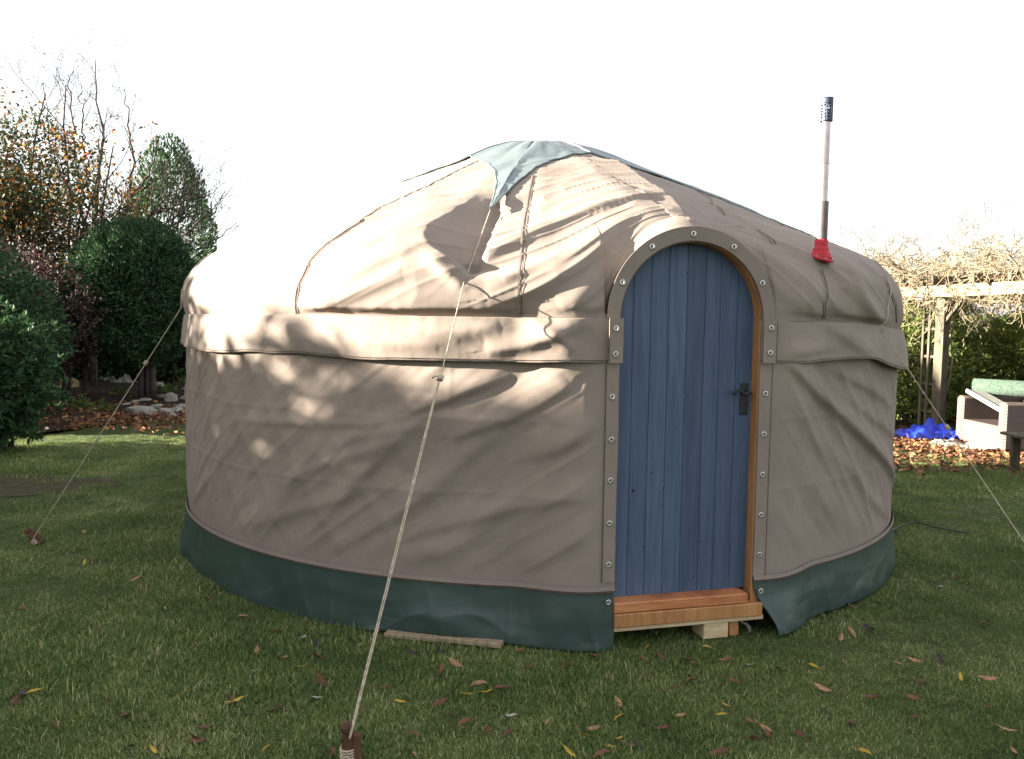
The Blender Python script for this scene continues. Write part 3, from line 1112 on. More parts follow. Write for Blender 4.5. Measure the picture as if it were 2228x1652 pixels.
# door frame
DF = thing('door_frame', dpt(0, 0.09), None, None)
DF.parent = yurt
DF.location = Vector((dpt(0, 0.09) - YC).tolist())
for k_ in ('label', 'category'):
    if k_ in DF:
        del DF[k_]
JD = 0.09
for sgn in (-1, 1):
    mb = MB()
    mb.box(dpt(sgn * (HW + 0.022 - 0.004), (0.12 + ZE) / 2, DPL - JD / 2 - 0.002), (0.044, JD, ZE - 0.12), DM, 0.003)
    mb.build('jamb', M['frame'], DF)
mb = MB()
ts = np.linspace(0, math.pi, 49)
ri, ro = HW - 0.004, HW + 0.040
ring = []
for t in ts:
    c, s_ = math.cos(t), math.sin(t)
    ring.append([dpt(ri * c, ZE + ri * s_, DPL - 0.002), dpt(ro * c, ZE + ro * s_, DPL - 0.002), dpt(ro * c, ZE + ro * s_, DPL - JD), dpt(ri * c, ZE + ri * s_, DPL - JD)])
V = np.array(ring).reshape(-1, 3)
Q = []
for i in range(len(ts) - 1):
    for k in range(4):
        Q.append([i * 4 + k, i * 4 + (k + 1) % 4, (i + 1) * 4 + (k + 1) % 4, (i + 1) * 4 + k])
put('arch', V, np.array(Q), M['frame'], DF)
MB().box(dpt(-0.02, 0.193, DPL - 0.022), (2 * HW - 0.03, 0.10, 0.05), DM, 0.005).build('threshold', M['sill'], DF)
MB().box(dpt(0.02, 0.133, DPL - 0.018), (2 * HW + 0.05, 0.105, 0.066), DM, 0.004).build('sill', M['frame'], DF)

# door leaf
DL = thing('door', dpt(0, 0.215), None, None)
DL.parent = yurt
DL.location = Vector((dpt(0, 0.215) - YC).tolist())
for k_ in ('label', 'category'):
    if k_ in DL:
        del DL[k_]
DL['label'] = 'blue painted plank door with rounded top'
DD = DPL - 0.062
xs = np.linspace(-HW - 0.004, HW + 0.004, 9)
xs[1:-1] += rng.uniform(-0.006, 0.006, 7)
for i in range(8):
    x0, x1 = xs[i] + 0.0008, xs[i + 1] - 0.0008
    xx = x0 + (x1 - x0) * np.array([0, 0.03, 0.25, 0.5, 0.75, 0.97, 1.0])
    e = np.array([0.002, 0.0001, 0, 0, 0, 0.0001, 0.002])
    dep = DD - e + rng.uniform(-0.0006, 0.0006)
    Rr = HW + 0.004
    top = ZE + np.sqrt(np.clip(Rr ** 2 - xx ** 2, 0, None)) - 0.001
    V = []
    for x, d_, zt in zip(xx, dep, top):
        V += [dpt(x, 0.219, d_), dpt(x, zt, d_), dpt(x, zt, DD - 0.03), dpt(x, 0.219, DD - 0.03)]
    Q = []
    for q in range(6):
        for k in range(4):
            Q.append([q * 4 + k, q * 4 + (k + 1) % 4, (q + 1) * 4 + (k + 1) % 4, (q + 1) * 4 + k])
    Q += [[0, 1, 2, 3], [24, 25, 26, 27]]
    put('plank', np.array(V), np.array(Q), M['bluewood'], DL)
# dark backing seen only in the joints, knots
MB().box(dpt(0, 0.9, DD - 0.036), (2 * HW - 0.02, 0.01, 1.3), DM).build('dark_backing', M['iron'], DL)
for px, py, r in [(1378, 1068, .006), (1496, 593, .004), (1443, 1062, .003), (1440, 1098, .003), (1539, 1128, .003), (1495, 860, .003), (1418, 1330 - 300, .003), (1588, 1120, .003),
                  (1525, 1180, .003), (1470, 930, .0025), (1545, 690, .0025), (1400, 1190, .003), (1510, 1255, .003)]:
    x, z = door_xz(px, py, DD)
    mb = MB()
    mb.lathe([(0.0, 0.0012), (r * 1.3, 0.0012), (r * 1.8, -0.004)], dpt(x, z, DD), ND, 8)
    mb.build('knot', M['iron'], DL)
# latch and lever
hx, hz = door_xz(1616, 868, DD)
lp = MB().box(dpt(hx + 0.004, hz, DD + 0.003), (0.044, 0.006, 0.158), DM, 0.002).build('latch_plate', M['iron'], DL)
lev = MB()
pz = hz + 0.033
lev.lathe([(0.013, 0.0), (0.013, 0.012), (0.009, 0.020), (0.009, 0.040), (0.0, 0.041)], dpt(hx + 0.012, pz, DD + 0.004), ND, 12)
t = np.linspace(0, 1, 16)
lev.tube([dpt(hx + 0.014 - 0.085 * q, pz + 0.002 - 0.010 * math.sin(q * 2 * math.pi) * (0.4 + q), DD + 0.040) for q in t], [0.0075 - 0.001 * q for q in t], 8)
lev.lathe([(0.0, -0.006), (0.010, -0.004), (0.010, 0.004), (0.0, 0.006)], dpt(hx - 0.072, pz - 0.001, DD + 0.040), ND, 12)
lev.build('handle', M['iron'], DL, True)

# ---------------------------------------------------------------- crown cover (star)
NS = 5
SEC = 2 * math.pi / NS
tip0 = on_yurt(1067, 458)[0]
_o = np.linspace(0, 1, 56) ** 2.3 * 36.0
_r = np.interp(_o, [0, 1.0, 2.3, 5.5, 11.5, 22.4, 36.0], [2.04, 1.76, 1.53, 1.27, 1.04, 0.845, 0.735])
sec = np.concatenate([_o[:-1], 72 - _o[::-1][:-1]])
rsec = np.concatenate([_r[:-1], _r[::-1][:-1]])
th = np.concatenate([tip0 + k * SEC + np.radians(sec) for k in range(NS)])
rbd = np.tile(rsec, NS)
NSEC = len(sec)
tip_ph = [tip0 + k * SEC for k in range(NS)]
NU = 60
U = np.linspace(0.0, 1, NU)
rg = U[:, None] * rbd[None, :]
pg = np.broadcast_to(th[None], rg.shape)
vg = np.interp(rg.ravel(), _pr[::-1], _vv[::-1]).reshape(rg.shape)
rs, zs_ = prof(vg)
crown = 0.07 * np.exp(-(rg / 0.5) ** 2)                  # the crown wheel bulges
hgt = zs_ + crown + 0.008 + 0.014 * np.sin(np.clip(U, 0, 1) * math.pi)[:, None] ** 1.0
# seams from the crown to the hollow of each edge make shallow gutters
ga = (th - tip0) / SEC
gd = np.abs((ga - np.floor(ga)) - 0.5) * SEC
hgt = hgt + 0.012 * np.exp(-gd / 0.05)[None] * U[:, None] + 0.008 * np.exp(-(((ga - np.round(ga)) * SEC) * rg / 0.10) ** 2) * sstep(.3, .6, rg) * (1 - U[:, None] ** 3)
hgt = hgt + 0.004 * vnoise(rg * 14, pg * 6, 61) * U[:, None] + 0.010 * fbm(pg * 7, rg * 2.2, 62, 2) * sstep(0.1, 0.5, rg) * (1 - U[:, None] * .6)
# keep it clear of the roof cloth
under = roof_at(pg, vg)
CP = cyl_point(pg, rg, hgt)
CP[..., 2] = np.maximum(CP[..., 2], under[..., 2] + 0.008 + 0.008 * (1 - U[:, None]))
cap = put('crown_cover', CP.reshape(-1, 3), grid_faces(NU, len(th), True), M['cap'], yurt, True)
cap['label'] = 'dark green star-shaped canvas cover over the crown'
solidify(cap, 0.004)
bmb = MB()
edgeP = np.vstack([CP[-1], CP[-1, :1]])
bmb.tube(edgeP + np.array([0, 0, 0.002]), 0.006, 6, False)
bmb.build('edge_binding', M['piping'] if False else M['cap'], cap, True)
for k in range(NS):
    i = k * NSEC + NSEC // 2
    P_ = CP[6:, i] + np.array([0, 0, 0.006])
    mb = MB()
    mb.tube(P_, 0.004, 5)
    mb.build('seam_piping', M['piping'], cap, True)
TIPF = CP[-1, 0]
TIPR = CP[-1, NSEC]
TIPL = CP[-1, 4 * NSEC]

# ---------------------------------------------------------------- ropes and pegs
def rope_curve(pts, sag=0.0, n=40):
    P = np.asarray(pts, float)
    L = np.concatenate([[0], np.cumsum(np.linalg.norm(np.diff(P, axis=0), axis=1))])
    t = np.linspace(0, L[-1], n)
    Q = np.column_stack([np.interp(t, L, P[:, k]) for k in range(3)])
    Q[:, 2] -= sag * np.sin(t / L[-1] * math.pi)
    return Q


def guy(label, over, end, split, peg_dir):
    root = thing('guy_rope', end, label, 'rope', 'guy ropes of the yurt')
    pts = list(over) + [end]
    Q = rope_curve(pts, 0.006, 130)
    mb = MB()
    mb.tube(Q, 0.0027, 6)
    mb.build('line', M['rope'], root, True)
    k = int(len(Q) * split)
    q = Q[k:]
    sd = np.cross(Q[-1] - Q[k], [0, 0, 1.0])
    sd /= np.linalg.norm(sd)
    off = 0.010 * np.sin(np.linspace(0, math.pi, len(q)))[:, None] ** 0.5
    mb = MB()
    mb.tube(q + sd * (0.004 + 0.35 * off), 0.0028, 6)
    mb.build('return_line', M['rope'], root, True)
    kn = Q[k]
    mb = MB()
    dr_ = (Q[-1] - Q[0]) / np.linalg.norm(Q[-1] - Q[0])
    for j in range(3):
        tt = np.linspace(0, 2 * math.pi, 12)
        a_ = np.cross(dr_, [0.3, 0.2, 1.0])
        a_ /= np.linalg.norm(a_)
        b_ = np.cross(dr_, a_)
        mb.tube([kn + dr_ * (0.009 * j + 0.003 * math.cos(q_)) + 0.010 * (math.cos(q_) * a_ + math.sin(q_) * b_) for q_ in tt], 0.0048, 6)
    tl = np.array([kn + sd * (0.01 + 0.03 * q_) + np.array([0, 0, 0.012 * q_ - 0.02 * q_ * q_]) for q_ in np.linspace(0, 1, 5)])
    mb.tube(tl, 0.0038, 5)
    mb.build('knot', M['rope'], root, True)
    return root


# front rope: over the pressed valley, off the eave and down to the peg
qv = np.linspace(0, 1, 16)
over = [TIPF + np.array([0, 0, -0.01])]
for t in qv[1:]:
    ph = np.interp(t, np.linspace(0, 1, 4), ROPE_F[:, 0])
    vv = np.interp(t, np.linspace(0, 1, 4), ROPE_F[:, 1])
    over.append(roof_at(np.array(ph), np.array(vv), 0.010))
pegF = ground(768, 1640)
eF = atY(766, 1618, pegF[1] + 0.0)
end = ground(762, 1668) + np.array([0, 0, 0.10])
guy('pale guy rope running from the green star tip down the front', [over[0], roof_at(np.array(ROPE_F[-1, 0]), np.array(ROPE_F[-1, 1]), 0.012)], end, 0.46, None)

endL = ground(72, 1172, 0.06)
startL = on_yurt(402, 672)
pl = roof_at(np.array(R_(-66)), np.array(startL[1] + 0.02), 0.012)
plus_ = [roof_at(np.array(tip_ph[4] - 2 * math.pi + (R_(-66) - (tip_ph[4] - 2 * math.pi)) * t_), np.array(VE + .68 + (startL[1] + .02 - VE - .68) * t_), 0.010) for t_ in np.linspace(0, 1, 24)]
guy('guy rope at the left slanting to the lawn', plus_, endL, 0.48, None)
_e = on_yurt(1912, 702)
_v2 = float(np.interp(2.0, _pr[::-1], _vv[::-1]))
qR = [roof_at(np.array(tip_ph[1] + (_e[0] - tip_ph[1]) * t_), np.array(_v2 + (_e[1] - _v2) * t_), 0.010) for t_ in np.linspace(.04, 1, 44)]
endR = ground(2330, 1330, 0.08)
guy('guy rope at the right leaving the roof towards the edge', [TIPR] + qR, endR, 0.62, None)


def peg(base, lean, label):
    root = thing('tent_peg', base, label, 'peg', 'wooden tent pegs')
    ax = np.array(lean, float)
    ax /= np.linalg.norm(ax)
    b = np.asarray(base, float)
    sd = np.cross(ax, [0, 1.0, 0.2])
    sd /= np.linalg.norm(sd)
    mb = MB()
    mb.lathe([(0.0, -0.10), (0.024, -0.06), (0.026, 0.10), (0.022, 0.125), (0.020, 0.135), (0.027, 0.145), (0.028, 0.165), (0.020, 0.176), (0.0, 0.179)], b, ax, 9)
    mb.v[-1] = mb.v[-1] + np.random.default_rng(5).normal(0, .0018, mb.v[-1].shape)
    mb.v = [b + (v_ - b) * .80 for v_ in mb.v]
    mb.build('stake', M['pegwood'], root, False)
    mb = MB()
    Mx = np.column_stack([sd, np.cross(ax, sd), ax])
    mb.box(b - sd * 0.040 + ax * 0.065, (0.036, 0.034, 0.13), Mx, 0.005)
    mb.v = [b + (v_ - b) * .80 for v_ in mb.v]
    mb.build('side_cleat', M['pegwood'], root)
    mb = MB()
    for j in range(4):
        tt = np.linspace(0, 2 * math.pi, 16)
        mb.tube([b + ax * (0.02 + 0.012 * j + 0.004 * math.sin(q)) + 0.031 * (math.cos(q) * sd + math.sin(q) * np.cross(ax, sd)) for q in tt], 0.0048, 6)
    mb.v = [b + (v_ - b) * .82 for v_ in mb.v]
    mb.build('rope_loop', M['rope'], root, True)
    return root


peg(ground(745, 1668, 0.0) + np.array([0.012, 0.04, 0]), (-0.02, -0.08, 1), 'stubby brown wooden peg at the foot of the front rope')
peg(ground(84, 1188, 0.0), (-0.62, 0.10, 0.78), 'tilted brown wooden peg at the foot of the left rope')

# ---------------------------------------------------------------- stove flue
fb = on_yurt(1778, 572)
FB = roof_at(np.array(fb[0]), np.array(fb[1]), 0.0)
print('flue base', FB)
flue = thing('stove_flue', FB, 'steel stove flue with red boot and perforated dark cowl rising from roof', 'chimney')
topz = None
for z in np.arange(2.5, 4.5, 0.005):
    q = CM.transposed() @ Vector((np.array([FB[0], FB[1], z]) - EYE).tolist())
    if H0 / 2 - FPX * q.y / -q.z < 216:
        topz = z
        break
nF = np.array([0.25, -0.30, 1.0])
nF /= np.linalg.norm(nF)
H = topz - FB[2]
fr_ = 0.033
mb = MB()
mb.lathe([(0.074, -0.012), (0.076, -0.002), (0.068, 0.004), (0.064, 0.006), (0.062, 0.018), (0.055, 0.020)], FB + nF * 0.01, nF, 24)
for ln_ in range(8):
    a_ = ln_ * math.pi / 4
mb.lathe([(0.058, 0.0), (0.054, 0.030), (0.047, 0.035), (0.045, 0.062), (0.039, 0.068), (0.037, 0.110), (0.030, 0.113)], FB + np.array([0, 0, 0.0]), (0, 0, 1), 24)
mb.v = [FB + (v_ - FB) * .88 for v_ in mb.v]
mb.build('rubber_boot', M['red'], flue, False)
for a_ in np.arange(0, 2 * math.pi, math.pi / 4):
    u_ = np.cross(nF, [1.0, 0, 0])
    u_ /= np.linalg.norm(u_)
    w_ = np.cross(nF, u_)
    MB().lathe([(0.006, 0), (0.006, 0.006), (0.0, 0.008)], FB + nF * 0.010 + 0.060 * (math.cos(a_) * u_ + math.sin(a_) * w_), nF, 8).build('bolt', M['steel'], flue)
z1, z2, z3, z4 = 0.10, H * 0.36, H * 0.60, H * 0.86
up = np.array([0, 0, 1.0])
MB().lathe([(0.029, z1), (0.029, z2 - .004), (0.0285, z2), (0.0228, z2 + 0.001)], FB, up, 24).build('lower_pipe', M['flue_dark'], flue, True)
MB().lathe([(0.0226, z2 - .01), (0.0226, z3)], FB, up, 24).build('middle_pipe', M['flue'], flue, True)
MB().lathe([(0.025, z3 - 0.004), (0.0255, z3), (0.025, z3 + 0.004), (0.0225, z3 + 0.006), (0.0225, H - 0.06)], FB, up, 24).build('upper_pipe', M['flue'], flue, True)
# perforated cowl: a tube with real holes
nA, rowsC = 60, []
rc_ = 0.031
V, Q = [], []
zc = np.linspace(z4, H, 46)
ac = np.linspace(0, 2 * math.pi, nA + 1)[:-1]
for z in zc:
    for a_ in ac:
        V.append(FB + np.array([rc_ * math.cos(a_), rc_ * math.sin(a_), z]))
for i in range(len(zc) - 1):
    for j in range(nA):
        hz_ = (zc[i] - z4) / (H - z4)
        ring_i = (hz_ - 0.06) / 0.135
        cell = (j % 6) - 2.5
        inr = abs((ring_i % 1) - 0.5) * 0.135 * (H - z4) < 0.0040 and 0 <= ring_i < 5.4
        if inr and abs(cell) * 2 * math.pi / nA * rc_ < 0.0050:
            continue
        Q.append([i * nA + j, i * nA + (j + 1) % nA, (i + 1) * nA + (j + 1) % nA, (i + 1) * nA + j])
cw_o = put('cowl', np.array(V), np.array(Q), M['cowl'], flue, True)
solidify(cw_o, 0.002)
MB().lathe([(0.0, H - 0.001), (rc_ - .003, H - 0.001), (rc_, H + 0.004), (0.0, H + 0.006)], FB, up, 24).build('cowl_lid', M['cowl'], flue)

# ---------------------------------------------------------------- platform under the yurt
plat = thing('wooden_platform', YC, 'raw pine platform and blocks showing under the yurt door', 'platform')
ph_ = np.linspace(0, 2 * math.pi, 97)[:-1]
ringT = cyl_point(ph_, 2.575, np.full(96, 0.098))
ringB = cyl_point(ph_, 2.575, np.full(96, 0.074))
V = np.vstack([ringT, ringB])
Q = [[i, (i + 1) % 96, 96 + (i + 1) % 96, 96 + i] for i in range(96)]
me = bpy.data.meshes.new('deck')
me.from_pydata([tuple(v - YC) for v in V], [], Q + [list(range(96)), list(range(191, 95, -1))])
me.polygons.foreach_set('use_smooth', [False] * len(me.polygons))
me.materials.append(M['pine'])
link('deck', me, plat)
MB().box(dpt(0.0, 0.088, DPL - 0.06), (0.86, 0.16, 0.024), DM, 0.003).build('edge_board', M['pine'], plat)


def block(px, py, w, dpth, hgt_, name='block', m=M['pine']):
    p = ground(px, py)
    if px > 1700:
        p = p - np.append(unit((p - YC)[:2]), 0) * 0.05
    MB().box(p + np.array([0, 0.06, hgt_ / 2 - 0.004]), (w, dpth, hgt_), DM, 0.003).build(name, m, plat)


block(1551, 1388, 0.135, 0.12, 0.083)
block(1593, 1384, 0.05, 0.10, 0.083, 'block', M['frame'])
block(1772, 1346, 0.035, 0.10, 0.06)
block(1872, 1305, 0.06, 0.10, 0.06)
block(1888, 1297, 0.035, 0.10, 0.06, 'block', M['frame'])
for (x0, y0, x1, y1, hh) in [(838, 1388, 965, 1400, .022), (960, 1398, 1095, 1413, .024), (985, 1391, 1100, 1401, .04)]:
    a_, b_ = ground(x0, y0), ground(x1, y1)
    dv = (b_ - a_) / np.linalg.norm(b_ - a_)
    MB().box((a_ + b_) / 2 + np.array([0, 0.05, hh / 2 - .002]), (np.linalg.norm(b_ - a_), 0.09, hh),
             np.column_stack([dv, np.cross([0, 0, 1.0], dv), [0, 0, 1]]), 0.003).build('board', M['oldpine'], plat)

# ---------------------------------------------------------------- foliage helpers
def leaves(P, D, size, aspect=0.45, curl=0.25, jit=0.5, seed=0):
    """leaf-shaped faces: base P, growing direction D; returns V, Q (two quads a leaf)"""
    g = np.random.default_rng(seed)
    n = len(P)
    D = unit(D + g.normal(0, jit, (n, 3)))
    sz = size * g.uniform(0.6, 1.3, n)[:, None]
    up = unit(g.normal(0, 1, (n, 3)) + np.array([0, 0, 0.6]))
    S = unit(np.cross(D, up))
    U = np.cross(S, D)
    w = sz * aspect / 2
    b = P
    m = P + D * sz * 0.45 + U * sz * 0.10
    t = P + D * sz - U * sz * curl
    l = P + D * sz * 0.42 + S * w - U * sz * 0.04
    r = P + D * sz * 0.42 - S * w - U * sz * 0.04
    V = np.stack([b, l, t, r], 1).reshape(-1, 3)
    i = np.arange(n)[:, None] * 4
    return V, (i + np.arange(4)[None])


def crown_points(n, c, rad, noise=0.18, shell=0.35, seed=0, freq=2.2, flat=None):
    """points in a lumpy ellipsoid shell with outward directions"""
    g = np.random.default_rng(seed)
    d = unit(g.normal(0, 1, (n, 3)))
    ph = np.arctan2(d[:, 1], d[:, 0])
    lump = 1 + noise * fbm(ph * freq + seed, d[:, 2] * freq * 1.6 + seed, seed % 50, 3)
    q = 1 - shell * g.random(n) ** 1.7
    P = np.asarray(c) + d * np.asarray(rad) * (lump * q)[:, None]
    return P, d


def box_points(n, lo, hi, seed=0, surf=0.25):
    """points through the outer skin of a lumpy hedge"""
    g = np.random.default_rng(seed)
    lo, hi = np.asarray(lo, float), np.asarray(hi, float)
    P = g.random((n, 3))
    ax = g.choice([0, 1, 2, 3, 4], n, p=[.12, .12, .30, .20, .26])
    dep = surf * g.random(n) ** 1.5
    sz = hi - lo
    D = np.zeros((n, 3))
    for a, (k, sg) in enumerate([(0, 0), (0, 1), (1, 0), (1, 1), (2, 1)]):
        m = ax == a
        P[m, k] = (dep[m] / sz[k]) if sg == 0 else 1 - dep[m] / sz[k]
        D[m, k] = -1 if sg == 0 else 1
    W = lo + P * sz
    lump = 0.16 * fbm(W[:, 0] * 1.3 + W[:, 1] * .9, W[:, 2] * 1.3 + W[:, 1], seed % 40, 3)
    W = W + D * lump[:, None]
    topn = 0.22 * fbm(W[:, 0] * 0.9, W[:, 1] * 0.9, 3 + seed % 40, 3)
    W[:, 2] += topn * sstep(0.5, 1.0, P[:, 2])
    W[:, 2] = np.maximum(W[:, 2], 0.03)
    return W, D


def branch_paths(p, d, length, r, level, g, out, gravity=0.0, kids=(6, 5, 4), wob=0.25, spread=0.8, upw=0.25, minr=0.002, ratio=0.52):
    n = 6 if level > 0 else 8
    pts = [np.array(p, float)]
    d = np.array(d, float)
    d /= np.linalg.norm(d)
    for i in range(n):
        d = d + g.normal(0, wob / n ** 0.5, 3) + np.array([0, 0, upw / n - gravity / n])
        d /= np.linalg.norm(d)
        pts.append(pts[-1] + d * length / n)
    pts = np.array(pts)
    rad = np.linspace(r, max(r * 0.28, minr), n + 1)
    out.append((pts, rad))
    if level >= len(kids):
        return
    for k in range(kids[level]):
        t = g.uniform(0.22, 0.98)
        i = min(int(t * n), n - 1)
        q = pts[i] + (pts[i + 1] - pts[i]) * (t * n - i)
        dd = pts[i + 1] - pts[i]
        dd /= np.linalg.norm(dd)
        side = np.cross(dd, g.normal(0, 1, 3))
        side /= np.linalg.norm(side) + 1e-9
        nd = dd * (1 - spread * 0.5) + side * spread
        branch_paths(q, nd, length * ratio * g.uniform(0.7, 1.2) * (1.15 - 0.5 * t), max(rad[i] * 0.55, minr), level + 1, g, out, gravity, kids, wob * 1.15, spread, upw, minr, ratio)


def tubes_mesh(paths, big=0.02):
    mb = MB()
    for pts, rad in paths:
        mb.tube(pts, rad, 6 if rad[0] > big else (4 if rad[0] > 0.006 else 3), False)
    return mb


# ---------------------------------------------------------------- foliage colours
G_dark = leaf_mat('conifer_green', [(0.0, (0.018, 0.042, 0.020)), (0.6, (0.036, 0.085, 0.034)), (1.0, (0.095, 0.16, 0.060))], 0.7, 0.2, 0.15)
G_laurel = leaf_mat('glossy_green', [(0.0, (0.016, 0.042, 0.020)), (0.6, (0.038, 0.086, 0.034)), (1.0, (0.10, 0.17, 0.055))], 0.6, 0.15, 0.2)
G_hedge = leaf_mat('hedge_green', [(0.0, (0.045, 0.075, 0.020)), (0.6, (0.115, 0.155, 0.036)), (1.0, (0.24, 0.25, 0.06))], 0.6, 0.3, 0.3)
G_autumn = leaf_mat('autumn_leaf', [(0.0, (0.030, 0.055, 0.028)), (0.50, (0.075, 0.095, 0.035)), (0.66, (0.26, 0.10, 0.025)), (0.82, (0.48, 0.22, 0.030)), (0.95, (0.50, 0.30, 0.05)), (1.0, (0.35, 0.03, 0.02))], 0.55, 0.35, 0.3)
G_brown = leaf_mat('purple_brown_leaf', [(0.0, (0.030, 0.018, 0.018)), (0.6, (0.070, 0.036, 0.034)), (1.0, (0.15, 0.085, 0.065))], 0.6, 0.3, 0.2)
G_litter = leaf_mat('leaf_litter', [(0.0, (0.045, 0.024, 0.016)), (0.45, (0.12, 0.058, 0.032)), (0.75, (0.25, 0.108, 0.042)), (1.0, (0.40, 0.23, 0.10))], 0.75, 0.2, 0.1)


def plant(name, base, label, cat, group=None):
    return thing(name, (base[0], base[1], 0.0), label, cat, group)


def put_leaves(name, P, D, size, mat, root, aspect=.45, jit=.5, seed=0, curl=.25, bias=None):
    V, Q = leaves(P, D, size, aspect, curl, jit, seed)
    g = np.random.default_rng(seed + 1)
    t = np.clip(g.beta(2, 2.2, len(P)) if bias is None else bias, 0, 1)
    return put(name, V, Q, mat, root, False, t)


# ---- round clipped conifer, left
c = atY(297, 668, 14.6)
rt = plant('round_conifer', c, 'round clipped dark green conifer behind the left guy rope', 'tree')
P, D = crown_points(48000, (c[0], c[1], 1.98), (1.16, 1.10, 1.28), .09, .26, 3, 4.5)
D = D + np.array([0, 0, 0.35])
put_leaves('crown', P, D, 0.075, G_dark, rt, .38, .6, 5)
P, D = crown_points(5000, (c[0], c[1], 1.98), (0.96, 0.91, 1.06), .05, .5, 31, 3.0)
put_leaves('inner_foliage', P, D, 0.17, G_dark, rt, .8, .6, 6)
tr = atY(322, 800, 14.6)
mb = MB()
for dx in (-0.13, 0.10, 0.0):
    mb.tube([(tr[0] + dx, 14.6, -0.05), (tr[0] + dx * .9, 14.6, 0.5), (tr[0] + dx * .5, 14.6, 1.3)], [0.07, 0.055, 0.05], 8)
mb.build('trunk', M['bark'], rt, True)

# ---- columnar conifer farther back
c = atY(370, 500, 22)
rt = plant('columnar_conifer', c, 'tall columnar grey green conifer behind the bare tree', 'tree')
top = atY(372, 322, 22)[2]
P, D = crown_points(16000, (c[0], c[1], top * 0.52), (1.12, 1.1, top * 0.50), .10, .3, 8, 2.5)
put_leaves('crown', P, D + np.array([0, 0, 0.8]), 0.13, G_dark, rt, .4, .5, 9, bias=np.clip(np.random.default_rng(2).beta(3, 1.6, 16000), 0, 1))
MB().tube([(c[0], 22, -.05), (c[0], 22, 2)], [0.14, 0.1], 8).build('trunk', M['bark'], rt, True)

# ---- bare tree
YB = 17.0
rt = plant('bare_tree', atY(205, 560, YB), 'bare grey tree with slender upright twigs above the round conifer', 'tree')
g = np.random.default_rng(12)
paths = []
limbs = [
    ([(200, 900), (203, 700), (205, 560), (208, 470), (214, 400), (222, 330), (216, 240), (205, 130)], .10, 1.0),
    ([(205, 610), (222, 540), (250, 490), (290, 425), (330, 365), (345, 300)], .085, .9),
    ([(215, 560), (240, 520), (268, 470), (287, 410), (285, 330), (278, 260), (272, 190)], .06, .9),
    ([(235, 545), (270, 510), (310, 480), (350, 455), (400, 445), (450, 400)], .06, .9),
    ([(225, 570), (270, 545), (330, 520), (380, 480), (420, 420), (440, 360)], .06, 1.0),
    ([(230, 590), (300, 565), (370, 545), (430, 545), (470, 520), (512, 485)], .055, .9),
    ([(330, 560), (370, 520), (400, 470), (405, 420), (395, 360)], .04, .9),
    ([(200, 560), (180, 480), (170, 390), (160, 300), (152, 215), (145, 160)], .05, .8),
    ([(198, 520), (175, 450), (130, 380), (105, 300), (95, 180)], .045, .8),
    ([(205, 480), (190, 400), (180, 320), (178, 240), (175, 190)], .04, .8),
    ([(280, 540), (330, 500), (360, 430), (368, 350)], .035, .8),
    ([(262, 545), (330, 540), (420, 500), (470, 455), (490, 420)], .035, .8),
]
for pts, r, k in limbs:
    dy = g.normal(0, 0.5)
    L = np.array([atY(x, y, YB + dy * i / len(pts)) for i, (x, y) in enumerate(pts)])
    t = np.linspace(0, len(L) - 1, 26)
    Q = np.column_stack([np.interp(t, np.arange(len(L)), L[:, a]) for a in range(3)])
    for _ in range(3):
        Q[1:-1] = .25 * Q[:-2] + .5 * Q[1:-1] + .25 * Q[2:]
    Q[1:] += g.normal(0, .025, Q[1:].shape)
    rad = np.linspace(r * .8, 0.008, 26)
    paths.append((Q, rad))
    for j in range(int(15 * k)):
        i = int(g.uniform(5, 25))
        dd = unit(Q[i] - Q[i - 1])
        sd = unit(np.cross(dd, g.normal(0, 1, 3)))
        branch_paths(Q[i], dd * .7 + sd * .7 + np.array([0, 0, .35]), g.uniform(.4, 1.2), max(rad[i] * .5, .005), 1, g, paths, 0, (0, 4, 3), .3, .7, .3, .0028, .5)
tubes_mesh(paths).build('branches', M['bark'], rt)

# ---- autumn-leaved tree at the left edge
rt = plant('autumn_tree', atY(60, 560, 15.0), 'tall shrubby tree with orange and green autumn leaves at left edge', 'tree')
g = np.random.default_rng(22)
paths = []
b0 = atY(55, 560, 15.0)
for k in range(15):
    x = b0[0] + g.uniform(-1.6, 1.1)
    branch_paths((x, 15 + g.uniform(-.6, .6), 0), (g.normal(0, .10), g.normal(0, .1), 1), g.uniform(4.0, 5.8), .038, 0, g, paths, 0, (7, 4, 3), .22, .6, .2, .003, .36)
tubes_mesh(paths).build('stems', M['bark'], rt)
ends = np.array([q for pts, rad in paths for q in pts[2:] if rad[0] < .03 and q[2] > 1.6])
sel = ends[g.integers(0, len(ends), 15000)] + g.normal(0, .17, (15000, 3))
keep = g.random(15000) < np.clip(1.1 - (sel[:, 2] - 3.6) / 1.9, .02, 1)
sel = sel[keep]
hl = np.clip((sel[:, 2] - 3.6) / 3, 0, .2)
put_leaves('foliage', sel, g.normal(0, 1, sel.shape), .078, G_autumn, rt, .6, .4, 24, bias=np.clip(g.beta(1.5, 2.0, len(sel)) + hl, 0, 1))
P, D = crown_points(15000, (b0[0] - .25, 15.0, 3.65), (1.65, .9, 1.85), .22, .95, 25, 2.4)
put_leaves('inner_foliage', P, g.normal(0, 1, P.shape), .078, G_autumn, rt, .6, .4, 26, bias=np.clip(g.beta(1.3, 2.3, len(P)), 0, 1))

